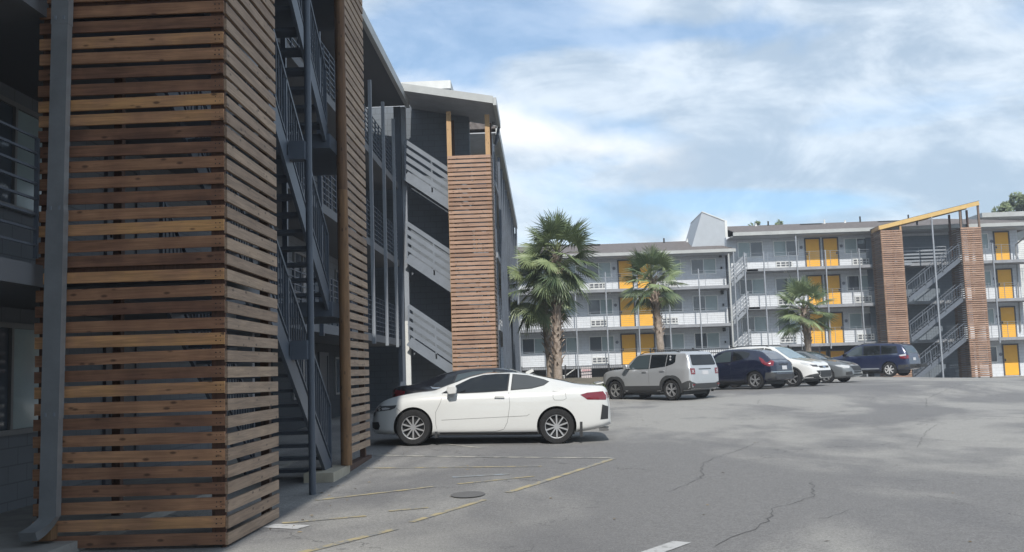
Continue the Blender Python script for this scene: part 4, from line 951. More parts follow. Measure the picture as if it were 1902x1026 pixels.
def car(name, label, cat, sp, loc, heading, pitch=0, roll=0, group=None, scale=1.0):
    root = thing(name, label, cat, loc, 0, group)
    root.rotation_euler = (roll, pitch, heading); root.scale = (scale,)*3
    x0, x1 = sp['top'][0][0], sp['top'][-1][0]
    NX = 84; st = sorted(set([round(x0+(x1-x0)*.5*(1-math.cos(PI*i/NX)), 4) for i in range(NX+1)]+[round(x0+(x1-x0)*i/NX, 4) for i in range(NX+1)]))
    def section(x):
        zt = pch(sp['top'], x); zb = pch(sp['bot'], x); be = min(pch(sp['belt'], x), zt-.035); wm = pch(sp['plan'], x); wr = min(pch(sp['roofw'], x), wm*.97); tum = sp.get('tum', .955)
        zm = zb+(be-zb)*.55; g = zt-be
        cp = [(wm*.86, zb), (wm*.965, zb+.05), (wm*.992, zb+(be-zb)*.22), (wm, zm), (wm*.985, zb+(be-zb)*.85), (wm*tum, be), (wm*tum+(wr-wm*tum)*.55, be+g*.5), (wr, be+g*.84), (wr*.86, be+g*.955), (wr*.45, zt-.008), (0, zt)]
        res = []
        for i in range(len(cp)-1):
            a = cp[max(i-1, 0)]; b = cp[i]; c = cp[i+1]; d = cp[min(i+2, len(cp)-1)]
            for t in (0, .34, .67):
                f = lambda k: .5*((2*b[k])+(-a[k]+c[k])*t+(2*a[k]-5*b[k]+4*c[k]-d[k])*t*t+(-a[k]+3*b[k]-3*c[k]+d[k])*t**3)
                res.append((f(0), f(1)))
        res.append(cp[-1]); return res
    vs = []; fs = []; n = None
    for x in st:
        s_ = section(x); ring = [(x, y, z) for y, z in s_]+[(x, -y, z) for y, z in reversed(s_[:-1])]; n = len(ring); vs += ring
    for i in range(len(st)-1):
        for k in range(n): fs.append((i*n+k, i*n+(k+1) % n, (i+1)*n+(k+1) % n, (i+1)*n+k))
    fs.append(tuple(range(n))); fs.append(tuple(reversed(range((len(st)-1)*n, len(st)*n))))
    me = bpy.data.meshes.new('body'); me.from_pydata(vs, [], fs)
    bm = bmesh.new(); bm.from_mesh(me); bmesh.ops.recalc_face_normals(bm, faces=bm.faces); bvh = BVHTree.FromBMesh(bm); bm.to_mesh(me); bm.free()
    body = bpy.data.objects.new('body', me); COL.objects.link(body)
    # wheel wells
    cut = MB(); wb = sp['wb']; ar = sp['arch']
    wells = [(wb/2, s_) for s_ in (-1, 1)]+[(-wb/2, s_) for s_ in (-1, 1)]
    hw = sp['hw']
    for x, s_ in wells: cut.cyl((x, s_*(hw-.30), sp['r']+.01), (x, s_*(hw+.2), sp['r']+.01), ar, n=40)
    co_ = cut.build('cutter', M_dark)
    md = body.modifiers.new('b', 'BOOLEAN'); md.object = co_; md.operation = 'DIFFERENCE'; md.solver = 'EXACT'
    dg = bpy.context.evaluated_depsgraph_get(); me2 = bpy.data.meshes.new_from_object(body.evaluated_get(dg)); body.modifiers.clear(); body.data = me2; me2.name = 'body'
    bpy.data.objects.remove(co_); me2.materials.clear(); me2.materials.append(sp['paint']); me2.materials.append(M_dark)
    for p in me2.polygons:
        c = p.center; p.material_index = 0
        for x, s_ in wells:
            if abs(math.hypot(c.x-x, c.z-sp['r']-.01)) < ar*1.003 and abs(c.y) < hw+.02 and abs(abs(c.y)-0) > 0 and (abs(p.normal.y) < .3 or math.hypot(c.x-x, c.z-sp['r']) < ar*.9) and math.hypot(c.x-x, c.z-sp['r']-.01) > 0:
                if math.hypot(c.x-x, c.z-sp['r']-.01) > ar*.985 and abs(p.normal.y) < .2 or (math.hypot(c.x-x, c.z-sp['r']-.01) < ar*.9 and abs(c.y) < hw-.25 and abs(c.y) > hw-.35): p.material_index = 1
    me2.polygons.foreach_set('use_smooth', [True]*len(me2.polygons)); me2.set_sharp_from_angle(angle=R(38)); body.parent = root
    MB().box(-wb/2-.35, wb/2+.35, -hw*.72, hw*.72, .17, .34).build('underbody', M_dark, root)
    def patch(nm, poly, mode, m, off=.004, sgn=1, res=.07, par=None, far=4):
        P = [Vector(p) for p in poly]; dens = []
        for a, b in zip(P, P[1:]+P[:1]):
            k = max(1, int((b-a).length/res)); dens += [a.lerp(b, i/k) for i in range(k)]
        m0 = len(dens); pts = list(dens); edges = [(i, (i+1) % m0) for i in range(m0)]
        ax = min(p.x for p in P); bx = max(p.x for p in P); ay = min(p.y for p in P); by = max(p.y for p in P)
        i = ax+res*.5
        while i < bx:
            j = ay+res*.5
            while j < by: pts.append(Vector((i+.0007, j+.0011))); j += res
            i += res
        v, e, f, *_ = delaunay_2d_cdt(pts, edges, [], 1, 1e-5)
        out_ = []
        for q in v:
            if mode == 'side': o, d = Vector((q.x, sgn*far, q.y)), Vector((0, -sgn, 0))
            elif mode == 'top': o, d = Vector((q.x, q.y, far)), Vector((0, 0, -1))
            else: o, d = Vector((sgn*far, q.x, q.y)), Vector((-sgn, 0, 0))
            h, nn, *_r = bvh.ray_cast(o, d)
            if h is None: h, nn, *_r = bvh.find_nearest(o+d*(far-(hw if mode == 'side' else (x1 if sgn > 0 else -x0) if mode == 'end' else 1.4)))
            if nn.dot(d) > 0: nn = -nn
            out_.append(h+nn*off)
        if not f: return None
        mb = MB(); mb.add(out_, [tuple(x) for x in f]); ob = mb.build(nm, m, par or root, smooth=True, angle=R(60)); return ob
    def ends(poly): return poly
    for s_ in (1, -1):
        for i, (poly, m) in enumerate(sp.get('windows', [])):
            cx_ = sum(p[0] for p in poly)/len(poly); cz_ = sum(p[1] for p in poly)/len(poly)
            patch('window_seal', [(cx_+(x-cx_)*1.045, cz_+(z-cz_)*1.09) for x, z in poly], 'side', sp.get('seal', M_black), .0025, s_, par=None)
            patch('side_window', poly, 'side', m, .006, s_)
        for nm, poly, m, off in sp.get('sidepatch', []): patch(nm, poly, 'side', m, off, s_)
        for seam in sp.get('seams', []):
            mb = MB(); pts = []
            for a, b in zip(seam, seam[1:]):
                a = Vector(a); b = Vector(b); k = max(1, int((b-a).length/.06))
                for i in range(k+1):
                    q = a.lerp(b, i/k); h, nn, *_r = bvh.ray_cast(Vector((q.x, s_*4, q.y)), Vector((0, -s_, 0)))
                    if h is not None: pts.append(h+nn*(.001 if nn.y*s_ > 0 else -.001))
            mb.tube(pts, .0028, 5); mb.build('door_seam', M_seam, root)
        for hx, hz_, hm in sp.get('handles', []):
            h, nn, *_r = bvh.ray_cast(Vector((hx, s_*4, hz_)), Vector((0, -s_, 0)))
            MB().beam((hx-.10, h.y+s_*.03, h.z), (hx+.09, h.y+s_*.03, h.z+.005), .022, .035).box(hx-.1, hx-.07, min(h.y, h.y+s_*.03), max(h.y, h.y+s_*.03), h.z-.014, h.z+.014).box(hx+.06, hx+.09, min(h.y, h.y+s_*.03), max(h.y, h.y+s_*.03), h.z-.014, h.z+.014).build('door_handle', hm, root)
        mx, mz, mm = sp['mirror']; h, nn, *_r = bvh.ray_cast(Vector((mx, s_*4, mz-.05)), Vector((0, -s_, 0)))
        y0 = h.y; mb = MB(); prof = [(-.07, -.06), (.07, -.075), (.115, 0), (.08, .085), (-.05, .095), (-.085, .02)]
        mb.prism([(mx+a, mz+b) for a, b in prof], 1, min(y0+s_*.07, y0+s_*.24), max(y0+s_*.07, y0+s_*.24)); mb.beam((mx, y0-s_*.03, mz-.05), (mx, y0+s_*.1, mz-.035), .07, .04)
        mo = mb.build('mirror', mm, root); bv = mo.modifiers.new('bevel', 'BEVEL'); bv.width = .025; bv.segments = 3
        for x, arch in ((wb/2, 0), (-wb/2, 1)):
            wheel(root, x, s_*(hw-.125), sp['r'], .225, sp['spokes'], s_, sp.get('rim'))
            if sp.get('flare'):
                mb = MB(); K = 22; vs_ = []; r1, r2 = ar*.985, ar+sp['flare']; sq_ = sp.get('flare_sq', 1.0)
                for k in range(K+1):
                    a = R(-18)+R(216)*k/K
                    for rr in (r1, r2):
                        cc, ss = math.cos(a), math.sin(a); rq = rr if rr == r1 else rr*(1+(sq_-1)*(abs(math.sin(2*a))))
                        z = max(sp['r']+rq*ss, .24); xx = x+rq*cc
                        h, nn, *_r = bvh.ray_cast(Vector((xx, s_*4, z)), Vector((0, -s_, 0)))
                        if h is None: h, nn, *_r = bvh.find_nearest(Vector((xx, s_*hw, z)))
                        vs_.append((xx, h.y+s_*(.016 if rr == r1 else .012), z))
                    
                mb.add(vs_, [(2*k, 2*k+1, 2*k+3, 2*k+2) for k in range(K)]); mb.build('wheel_arch_trim', sp.get('flare_mat', M_clad), root, smooth=True)
        if sp.get('rails'):
            a, b, zz, yy = sp['rails']; mb = MB(); K = 8; pts = []
            for k in range(K+1):
                x = a+(b-a)*k/K; h, nn, *_r = bvh.ray_cast(Vector((x, s_*yy, 4)), Vector((0, 0, -1))); pts.append(h+Vector((0, 0, .05 if 0 < k < K else -.005)))
            mb.tube(pts, .016, 6); mb.build('roof_rail', M_black, root)
    for nm, poly, m, sgn, off in sp.get('endpatch', []):
        patch(nm, poly, 'end', m, off, sgn)
        if sp.get('sym') and min(p[0] for p in poly) > .05: patch(nm, [(-y, z) for y, z in reversed(poly)], 'end', m, off, sgn)
    for nm, poly, m, off in sp.get('toppatch', []): patch(nm, poly, 'top', m, off)
    for kind, args, m in sp.get('extra', []):
        mb = MB()
        if kind == 'beam': mb.beam(*args[1:])
        elif kind == 'box': mb.box(*args[1:])
        elif kind == 'cyl': mb.cyl(*args[1:])
        elif kind == 'prism': mb.prism(*args[1:])
        mb.build(args[0], m, root)
    return root

def profile(top, glassx):
    """windscreen and rear glass polygons in plan from the roof width"""
    return None
WHITE = paint('white_pearl_paint', (.54, .545, .535)); SILVER = paint('silver_paint', (.50, .51, .525), .55, .3); NAVY = paint('navy_paint', (.006, .009, .028), .2, .25)
WHITE2 = paint('white_paint', (.62, .62, .61)); GREY = paint('mid_grey_metallic_paint', (.17, .18, .185), .5, .35); BLUE = paint('dark_blue_paint', (.012, .020, .062), .3, .3); BLACK = paint('black_paint', (.008, .009, .013), .2, .2)

coupe = dict(paint=WHITE, wb=2.725, r=.335, arch=.375, hw=.925, spokes=10, tum=.93, rim=M_alloy,
    top=[(-2.40, .50), (-2.385, .80), (-2.33, 1.04), (-2.24, 1.115), (-2.06, 1.125), (-1.84, 1.145), (-1.41, 1.262), (-1.14, 1.34), (-.87, 1.403), (-.46, 1.452), (-.05, 1.44), (.22, 1.385), (.49, 1.29), (.87, 1.10), (1.02, 1.03), (1.3, .995), (1.58, .95), (1.91, .865), (2.08, .77), (2.17, .66), (2.21, .52)],
    bot=[(-2.40, .36), (-2.2, .30), (-1.7, .22), (-1.2, .20), (1.0, .19), (1.7, .20), (2.1, .21), (2.21, .26)],
    belt=[(-2.40, .46), (-2.3, .98), (-2.1, 1.04), (-1.7, 1.045), (-1.2, 1.0), (-.5, .975), (.4, .955), (.95, .94), (1.3, .92), (1.7, .84), (2.0, .74), (2.21, .44)],
    plan=[(-2.40, .66), (-2.34, .77), (-2.15, .86), (-1.8, .905), (-1.3, .925), (.8, .925), (1.4, .915), (1.8, .87), (2.0, .80), (2.12, .70), (2.21, .52)],
    roofw=[(-2.40, .6), (-2.1, .74), (-1.75, .70), (-1.3, .60), (-.8, .56), (0, .575), (.5, .63), (.9, .70), (1.3, .74), (1.8, .70), (2.21, .42)],
    windows=[([(.80, .985), (.54, 1.15), (.28, 1.295), (.05, 1.365), (-.20, 1.388), (-.45, 1.39), (-.42, 1.025), (0, .995), (.4, .98)], M_cglass),
             ([(-.54, 1.385), (-.82, 1.355), (-1.12, 1.265), (-1.22, 1.215), (-1.12, 1.135), (-.90, 1.07), (-.51, 1.035)], mat('tinted_quarter_glass', (.05, .052, .052), .12, spec=1))],
    toppatch=[('windshield', [(.98, -.70), (.99, 0), (.98, .70), (.52, .62), (.12, .50), (.10, 0), (.12, -.50), (.52, -.62)], M_cglassl, .004),
              ('rear_window', [(-.92, -.50), (-.90, 0), (-.92, .50), (-1.3, .55), (-1.72, .60), (-1.76, 0), (-1.72, -.60), (-1.3, -.55)], M_cglass, .004),
              ('sunroof', [(-.1, -.36), (-.1, .36), (-.6, .36), (-.6, -.36)], M_cglass, .003)],
    sidepatch=[('headlight', [(2.15, .67), (2.02, .735), (1.68, .755), (1.71, .70), (1.80, .665), (2.05, .635), (2.16, .61)], M_lensd, .006), ('taillight', [(-1.815, .925), (-1.95, .965), (-2.25, .985), (-2.345, .86), (-2.30, .825), (-1.95, .835)], M_red, .006),
               ('headlight', [(1.98, .70), (1.90, .71), (1.80, .70), (1.84, .68), (1.96, .665)], M_lens, .009),
               ('rear_vent', [(-2.23, .74), (-2.345, .70), (-2.34, .47), (-2.19, .455)], M_dark, .006), ('fog_lamp_recess', [(2.20, .42), (2.04, .44), (2.01, .36), (2.04, .29), (2.20, .29)], M_dark, .006),
               ('sill', [(.86, .235), (.86, .205), (-1.0, .205), (-1.0, .235)], M_dark, .004)],
    seams=[[(.80, .96), (.84, .80), (.93, .62), (.93, .40), (.90, .25)], [(-.46, .98), (-.48, .75), (-.43, .42), (-.36, .29), (-.2, .25), (.9, .24)], [(.82, .47), (.4, .49), (-.3, .52), (-.80, .54), (-.85, .57)], [(-1.30, 1.0), (-1.36, .98), (-1.53, .98), (-1.55, .86), (-1.5, .83), (-1.33, .83), (-1.30, .87), (-1.30, 1.0)], [(1.68, .70), (1.56, .60), (1.52, .55)]],
    handles=[(-.28, .90, WHITE)], mirror=(.60, 1.03, WHITE), sym=True,
    endpatch=[('grille', [(-.62, .62), (-.62, .53), (.62, .53), (.62, .62)], M_dark, 1, .006), ('lower_grille', [(-.5, .42), (-.5, .28), (.5, .28), (.5, .42)], M_dark, 1, .006), ('number_plate', [(-.16, .82), (-.16, .68), (.16, .68), (.16, .82)], M_plate, -1, .008), ('taillight', [(.42, .97), (.42, .86), (.82, .86), (.80, .97)], M_red, -1, .006)],
    extra=[('beam', ('spoiler', (-2.14, 0, 1.125), (-2.28, 0, 1.155), 1.2, .022), WHITE), ('cyl', ('exhaust_tip', (-2.18, .55, .27), (-2.36, .55, .27), .045), M_chrome), ('cyl', ('exhaust_tip', (-2.18, -.55, .27), (-2.36, -.55, .27), .045), M_chrome),
           ('box', ('mud_flap', -1.85, -1.80, .72, .90, .14, .42), M_dark), ('box', ('mud_flap', -1.85, -1.80, -.90, -.72, .14, .42), M_dark), ('box', ('mud_flap', .90, .95, .72, .90, .14, .40), M_dark), ('box', ('mud_flap', .90, .95, -.90, -.72, .14, .40), M_dark),
           ('beam', ('roof_antenna', (-.78, 0, 1.335), (-.92, 0, 1.40), .05, .06), WHITE)])
_q = lambda z: z if z < 1 else 1+(z-1)*.82
coupe['top'] = [(x, _q(z)) for x, z in coupe['top']]; coupe['windows'] = [([(x, _q(z)) for x, z in w], m) for w, m in coupe['windows']]
def sedan(p, L=4.88, H=1.45, hw=.92):
    k = L/4.88; h = H/1.45; X = lambda a: [(x*k, z*h) for x, z in a]
    return dict(paint=p, wb=2.80*k, r=.335, arch=.375, hw=hw, spokes=5, tum=.93,
    top=X([(-2.38, .52), (-2.36, .85), (-2.30, 1.03), (-2.2, 1.08), (-1.95, 1.10), (-1.6, 1.19), (-1.1, 1.36), (-.6, 1.44), (-.2, 1.45), (.2, 1.42), (.6, 1.29), (1.1, 1.04), (1.25, .995), (1.7, .92), (2.1, .83), (2.35, .70), (2.45, .50)]),
    bot=[(-2.4*k, .32), (-1.8*k, .22), (0, .20), (1.9*k, .2), (2.45*k, .27)],
    belt=X([(-2.38, .48), (-2.3, .93), (-2.0, 1.0), (-1.2, .99), (0, .95), (.9, .93), (1.3, .90), (1.9, .80), (2.3, .62), (2.45, .44)]),
    plan=[(-2.38*k, .70), (-2.25*k, .82), (-1.8*k, .9), (-1.2*k, hw), (.9*k, hw), (1.6*k, .9), (2.1*k, .80), (2.35*k, .62), (2.45*k, .48)],
    roofw=[(-2.38*k, .6), (-2.0*k, .72), (-1.5*k, .62), (-.8*k, .56), (0, .57), (.6*k, .63), (1.1*k, .71), (1.8*k, .70), (2.45*k, .4)],
    windows=[(X([(.86, .985), (.55, 1.17), (.25, 1.32), (.02, 1.355), (-.02, .99)]), M_cglassl), (X([(-.08, .99), (-.06, 1.365), (-.5, 1.36), (-.85, 1.30), (-.95, 1.02)]), M_cglassl), (X([(-1.0, 1.02), (-.90, 1.285), (-1.28, 1.16), (-1.42, 1.055)]), M_cglass)],
    toppatch=[('windshield', [(1.12*k, -.68), (1.13*k, 0), (1.12*k, .68), (.6*k, .58), (.3*k, .5), (.28*k, 0), (.3*k, -.5), (.6*k, -.58)], M_cglassl, .004), ('rear_window', [(-1.0*k, -.5), (-1.0*k, .5), (-1.7*k, .58), (-1.7*k, -.58)], M_cglass, .004)],
    sidepatch=[('headlight', X([(2.30, .72), (2.05, .78), (1.80, .76), (1.95, .70), (2.33, .62)]), M_lens, .006), ('taillight', X([(-2.02, .96), (-2.30, 1.0), (-2.34, .80), (-2.05, .84)]), M_red, .006), ('window_chrome', X([(-1.46, 1.05), (-1.40, .995), (.0, .965), (.86, .962), (.86, .978), (0, .985), (-1.36, 1.022)]), M_chrome, .007)],
    seams=[X([(.88, .94), (.95, .6), (.9, .27)]), X([(-.06, .97), (-.1, .6), (-.1, .26), (.9, .25)]), X([(-.95, .98), (-1.0, .75), (-.85, .5), (-.7, .26), (-.1, .26)])],
    handles=[(.15*k, .88*h, p), (-.78*k, .9*h, p)], mirror=(.72*k, 1.02*h, p), sym=True,
    endpatch=[('grille', [(-.46, .72), (-.34, .42), (.34, .42), (.46, .72)], M_dark, 1, .006), ('headlight', [(.50, .74), (.50, .66), (.80, .70), (.78, .77)], M_lens, 1, .006), ('lower_grille', [(.5, .5), (.5, .34), (.72, .34), (.72, .46)], M_dark, 1, .006), ('lower_grille', [(-.45, .38), (-.45, .3), (.45, .3), (.45, .38)], M_dark, 1, .006),
              ('taillight', [(.42, .95), (.42, .82), (.8, .8), (.8, .97)], M_red, -1, .006), ('number_plate', [(-.16, .82), (-.16, .68), (.16, .68), (.16, .82)], M_plate, -1, .008)])
boxy = dict(paint=SILVER, wb=2.57, r=.35, arch=.405, hw=.90, spokes=-5, tum=.955, rim=M_alloy, flare=.085, flare_sq=1.10,
    top=[(-2.10, .62), (-2.09, .95), (-2.06, 1.14), (-1.98, 1.40), (-1.90, 1.58), (-1.80, 1.645), (-1.5, 1.665), (-.6, 1.68), (.05, 1.665), (.35, 1.61), (.62, 1.42), (.90, 1.17), (1.0, 1.115), (1.5, 1.075), (1.88, 1.01), (2.03, .93), (2.07, .75), (2.08, .6)],
    bot=[(-2.10, .38), (-1.8, .30), (0, .25), (1.7, .28), (2.08, .36)],
    belt=[(-2.10, .58), (-2.05, 1.08), (-1.9, 1.12), (-1.2, 1.11), (-.2, 1.06), (.7, 1.04), (1.0, 1.03), (1.5, 1.0), (1.9, .93), (2.08, .52)],
    plan=[(-2.10, .74), (-2.02, .83), (-1.8, .885), (-1.2, .90), (1.2, .90), (1.7, .87), (1.95, .78), (2.08, .66)],
    roofw=[(-2.10, .68), (-1.95, .72), (-1.7, .69), (-.8, .68), (.2, .68), (.6, .70), (.95, .76), (1.5, .80), (2.08, .6)],
    windows=[([(.66, 1.10), (.64, 1.20), (.36, 1.50), (.26, 1.545), (-.26, 1.56), (-.28, 1.10)], M_cglassl), ([(-.36, 1.11), (-.34, 1.56), (-1.02, 1.55), (-1.02, 1.16)], M_cglass), ([(-1.07, 1.17), (-1.07, 1.55), (-1.42, 1.535), (-1.44, 1.30), (-1.36, 1.24)], M_cglass)],
    toppatch=[('windshield', [(.96, -.73), (.97, 0), (.96, .73), (.45, .63), (.43, 0), (.45, -.63)], M_cglassl, .004)],
    sidepatch=[('lower_cladding', [(.86, .50), (.86, .26), (-.86, .26), (-.86, .50)], M_clad, .008), ('rear_bumper', [(-1.74, .56), (-1.70, .33), (-2.09, .36), (-2.10, .66), (-1.95, .64)], M_clad, .008), ('front_bumper', [(1.74, .56), (1.72, .32), (2.07, .36), (2.08, .58), (1.95, .60)], M_clad, .008)],
    seams=[[(.80, 1.08), (.84, .7), (.82, .50)], [(-.31, 1.1), (-.33, .52)], [(-1.10, 1.14), (-1.1, .85), (-.9, .62), (-.84, .52)]],
    handles=[(-.12, .99, SILVER), (-.92, 1.01, SILVER)], mirror=(.62, 1.17, SILVER), rails=(.25, -1.55, 1.7, .62), sym=True,
    endpatch=[('rear_window', [(-.60, 1.53), (-.66, 1.20), (-.6, 1.165), (.6, 1.165), (.66, 1.20), (.60, 1.53)], M_cglass, -1, .006), ('taillight', [(.56, 1.06), (.56, .86), (.76, .86), (.78, 1.07)], M_red, -1, .01), ('rear_bumper', [(-.82, .63), (-.80, .38), (.80, .38), (.82, .63), (.55, .55), (-.55, .55)], M_clad, -1, .009),
              ('taillight', [(.62, .53), (.62, .485), (.74, .485), (.74, .53)], M_red, -1, .02), ('number_plate', [(-.17, .98), (-.17, .84), (.17, .84), (.17, .98)], M_plate, -1, .008), ('plate_garnish', [(-.34, 1.05), (-.34, 1.02), (.34, 1.02), (.34, 1.05)], M_dark, -1, .008), ('taillight_cross', [(.62, 1.01), (.66, .96), (.62, .91), (.64, .90), (.68, .95), (.72, .90), (.73, .92), (.69, .965), (.73, 1.01), (.71, 1.02), (.67, .975), (.64, 1.02)], M_lens, -1, .014),
              ('grille', [(-.6, .92), (-.6, .78), (.6, .78), (.6, .92)], M_dark, 1, .006), ('headlight', [(.62, .93), (.62, .77), (.76, .77), (.76, .93)], M_lens, 1, .008)],
    extra=[('cyl', ('window_sticker', (-1.25, .792, 1.49), (-1.25, .80, 1.49), .035), M_plate), ('cyl', ('window_sticker', (-1.25, .805, 1.39), (-1.25, .815, 1.39), .035), M_plate)])
juke = dict(paint=NAVY, wb=2.53, r=.345, arch=.39, hw=.885, spokes=-5, tum=.92, rim=M_alloy, flare=.05, flare_mat=NAVY,
    top=[(-2.05, .55), (-2.03, .85), (-1.97, 1.0), (-1.85, 1.08), (-1.62, 1.28), (-1.40, 1.43), (-1.1, 1.50), (-.5, 1.56), (0, 1.57), (.35, 1.53), (.7, 1.36), (1.1, 1.12), (1.25, 1.07), (1.7, .99), (1.95, .87), (2.05, .70), (2.08, .55)],
    bot=[(-2.05, .36), (-1.7, .28), (0, .24), (1.7, .26), (2.08, .34)],
    belt=[(-2.05, .5), (-1.95, .92), (-1.75, 1.04), (-1.3, 1.16), (-.8, 1.12), (0, 1.02), (.8, .99), (1.2, .98), (1.7, .90), (2.08, .5)],
    plan=[(-2.05, .66), (-1.9, .79), (-1.6, .87), (-1.2, .885), (-.3, .86), (.7, .86), (1.2, .885), (1.6, .86), (1.9, .76), (2.08, .58)],
    roofw=[(-2.05, .56), (-1.8, .62), (-1.3, .58), (-.6, .58), (.2, .60), (.7, .65), (1.1, .72), (1.7, .70), (2.08, .5)],
    windows=[([(.80, 1.05), (.5, 1.30), (.2, 1.44), (-.12, 1.455), (-.16, 1.07)], M_cglassl), ([(-.24, 1.08), (-.20, 1.455), (-.72, 1.43), (-.98, 1.36), (-.92, 1.22), (-.6, 1.14)], M_cglass)],
    toppatch=[('windshield', [(1.08, -.68), (1.09, 0), (1.08, .68), (.5, .58), (.46, 0), (.5, -.58)], M_cglassl, .004), ('rear_window', [(-1.22, -.48), (-1.22, .48), (-1.80, .56), (-1.80, -.56)], mat('pale_rear_glass', (.13, .14, .16), .08, spec=1), .005)],
    sidepatch=[('taillight', [(-1.42, 1.22), (-1.60, 1.13), (-1.72, 1.02), (-1.88, .96), (-1.90, .84), (-1.72, .90), (-1.60, .98), (-1.5, 1.10)], M_red, .012), ('rear_bumper', [(-1.72, .62), (-1.68, .30), (-2.0, .36), (-2.03, .62)], M_clad, .008), ('lower_cladding', [(.84, .34), (.84, .25), (-.84, .25), (-.84, .34)], M_clad, .006), ('headlight', [(1.95, .86), (1.6, .95), (1.55, .90), (1.85, .80)], M_lens, .006)],
    seams=[[(.85, 1.0), (.88, .6), (.84, .36)], [(-.19, 1.05), (-.22, .36)], [(-.95, 1.2), (-1.0, .95), (-.85, .65), (-.75, .36)]],
    handles=[(-.02, .97, NAVY)], mirror=(.72, 1.10, NAVY), sym=True,
    endpatch=[('taillight', [(.50, 1.06), (.62, 1.08), (.78, 1.0), (.82, .86), (.70, .86), (.62, .97)], M_red, -1, .012), ('rear_bumper', [(-.76, .60), (-.74, .38), (.74, .38), (.76, .60), (.5, .55), (-.5, .55)], M_clad, -1, .009), ('number_plate', [(-.17, .86), (-.17, .72), (.17, .72), (.17, .86)], M_plate, -1, .01), ('bumper_strip', [(-.78, .655), (-.78, .625), (.78, .625), (.78, .655)], M_chrome, -1, .01), ('tailgate_garnish', [(-.3, .94), (-.3, .90), (.3, .90), (.3, .94)], M_black, -1, .01),
              ('grille', [(-.5, .85), (-.4, .62), (.4, .62), (.5, .85)], M_dark, 1, .006)])
suv_w = dict(paint=WHITE2, wb=2.66, r=.36, arch=.405, hw=.92, spokes=5, tum=.93, rim=M_alloy, flare=.045,
    top=[(-2.22, .60), (-2.2, .95), (-2.12, 1.15), (-1.98, 1.42), (-1.82, 1.60), (-1.5, 1.66), (-.6, 1.70), (0, 1.69), (.35, 1.63), (.8, 1.38), (1.2, 1.14), (1.35, 1.10), (1.8, 1.02), (2.12, .90), (2.26, .74), (2.32, .58)],
    bot=[(-2.22, .38), (-1.8, .30), (0, .25), (1.8, .27), (2.32, .33)],
    belt=[(-2.22, .55), (-2.1, 1.08), (-1.8, 1.14), (-1.0, 1.10), (0, 1.04), (.9, 1.0), (1.3, .99), (1.9, .91), (2.2, .72), (2.32, .50)],
    plan=[(-2.22, .74), (-2.1, .84), (-1.7, .9), (-1.2, .92), (1.2, .92), (1.75, .88), (2.08, .77), (2.25, .6), (2.32, .5)],
    roofw=[(-2.22, .66), (-1.95, .68), (-1.6, .66), (-.8, .65), (.2, .65), (.7, .68), (1.2, .76), (1.8, .76), (2.32, .46)],
    windows=[([(.98, 1.07), (.6, 1.34), (.3, 1.52), (.06, 1.565), (.04, 1.09)], M_cglass), ([(-.04, 1.09), (-.02, 1.57), (-.95, 1.56), (-1.0, 1.14)], M_cglass), ([(-1.08, 1.15), (-1.04, 1.555), (-1.5, 1.51), (-1.68, 1.24)], M_cglass)],
    toppatch=[('windshield', [(1.22, -.74), (1.24, 0), (1.22, .74), (.75, .64), (.42, .56), (.40, 0), (.42, -.56), (.75, -.64)], mat('blue_reflecting_glass', (.16, .22, .25), .05, spec=1), .004), ('panoramic_roof', [(.2, -.4), (.2, .4), (-.6, .4), (-.6, -.4)], M_cglass, .003)],  # windscreen base colour carries a painted bluish sky reflection
    sidepatch=[('headlight', [(2.10, .86), (1.95, .93), (1.66, .955), (1.72, .90), (2.05, .80), (2.18, .78)], M_lens, .006), ('lower_cladding', [(.9, .36), (.9, .26), (-.9, .26), (-.9, .36)], M_clad, .007), ('front_bumper', [(2.02, .46), (1.76, .36), (1.78, .27), (2.28, .33), (2.31, .52)], M_clad, .008), ('taillight', [(-1.95, 1.1), (-2.16, 1.12), (-2.18, .92), (-1.98, .96)], M_red, .006)],
    seams=[[(1.0, 1.02), (1.04, .6), (.95, .36)], [(0, 1.05), (-.04, .36)], [(-1.02, 1.1), (-1.08, .9), (-.92, .6), (-.8, .36)]],
    handles=[(.12, .98, WHITE2), (-.85, 1.0, WHITE2)], mirror=(.86, 1.11, WHITE2), rails=(.2, -1.55, 1.72, .58), sym=True,
    endpatch=[('lower_grille', [(-.62, .62), (-.50, .40), (.50, .40), (.62, .62)], M_dark, 1, .008), ('front_bumper', [(-.66, .40), (-.6, .31), (.6, .31), (.66, .40)], M_clad, 1, .008), ('grille', [(-.42, .80), (-.36, .72), (.36, .72), (.42, .80)], M_dark, 1, .008), ('emblem', [(-.10, .79), (-.12, .74), (0, .70), (.12, .74), (.10, .79)], M_chrome, 1, .014), ('headlight', [(.48, .84), (.46, .76), (.70, .78), (.74, .86)], M_lensd, 1, .01),
              ('rear_window', [(-.6, 1.5), (-.68, 1.16), (.68, 1.16), (.6, 1.5)], M_cglass, -1, .006), ('number_plate', [(-.17, .9), (-.17, .76), (.17, .76), (.17, .9)], M_plate, -1, .008)])
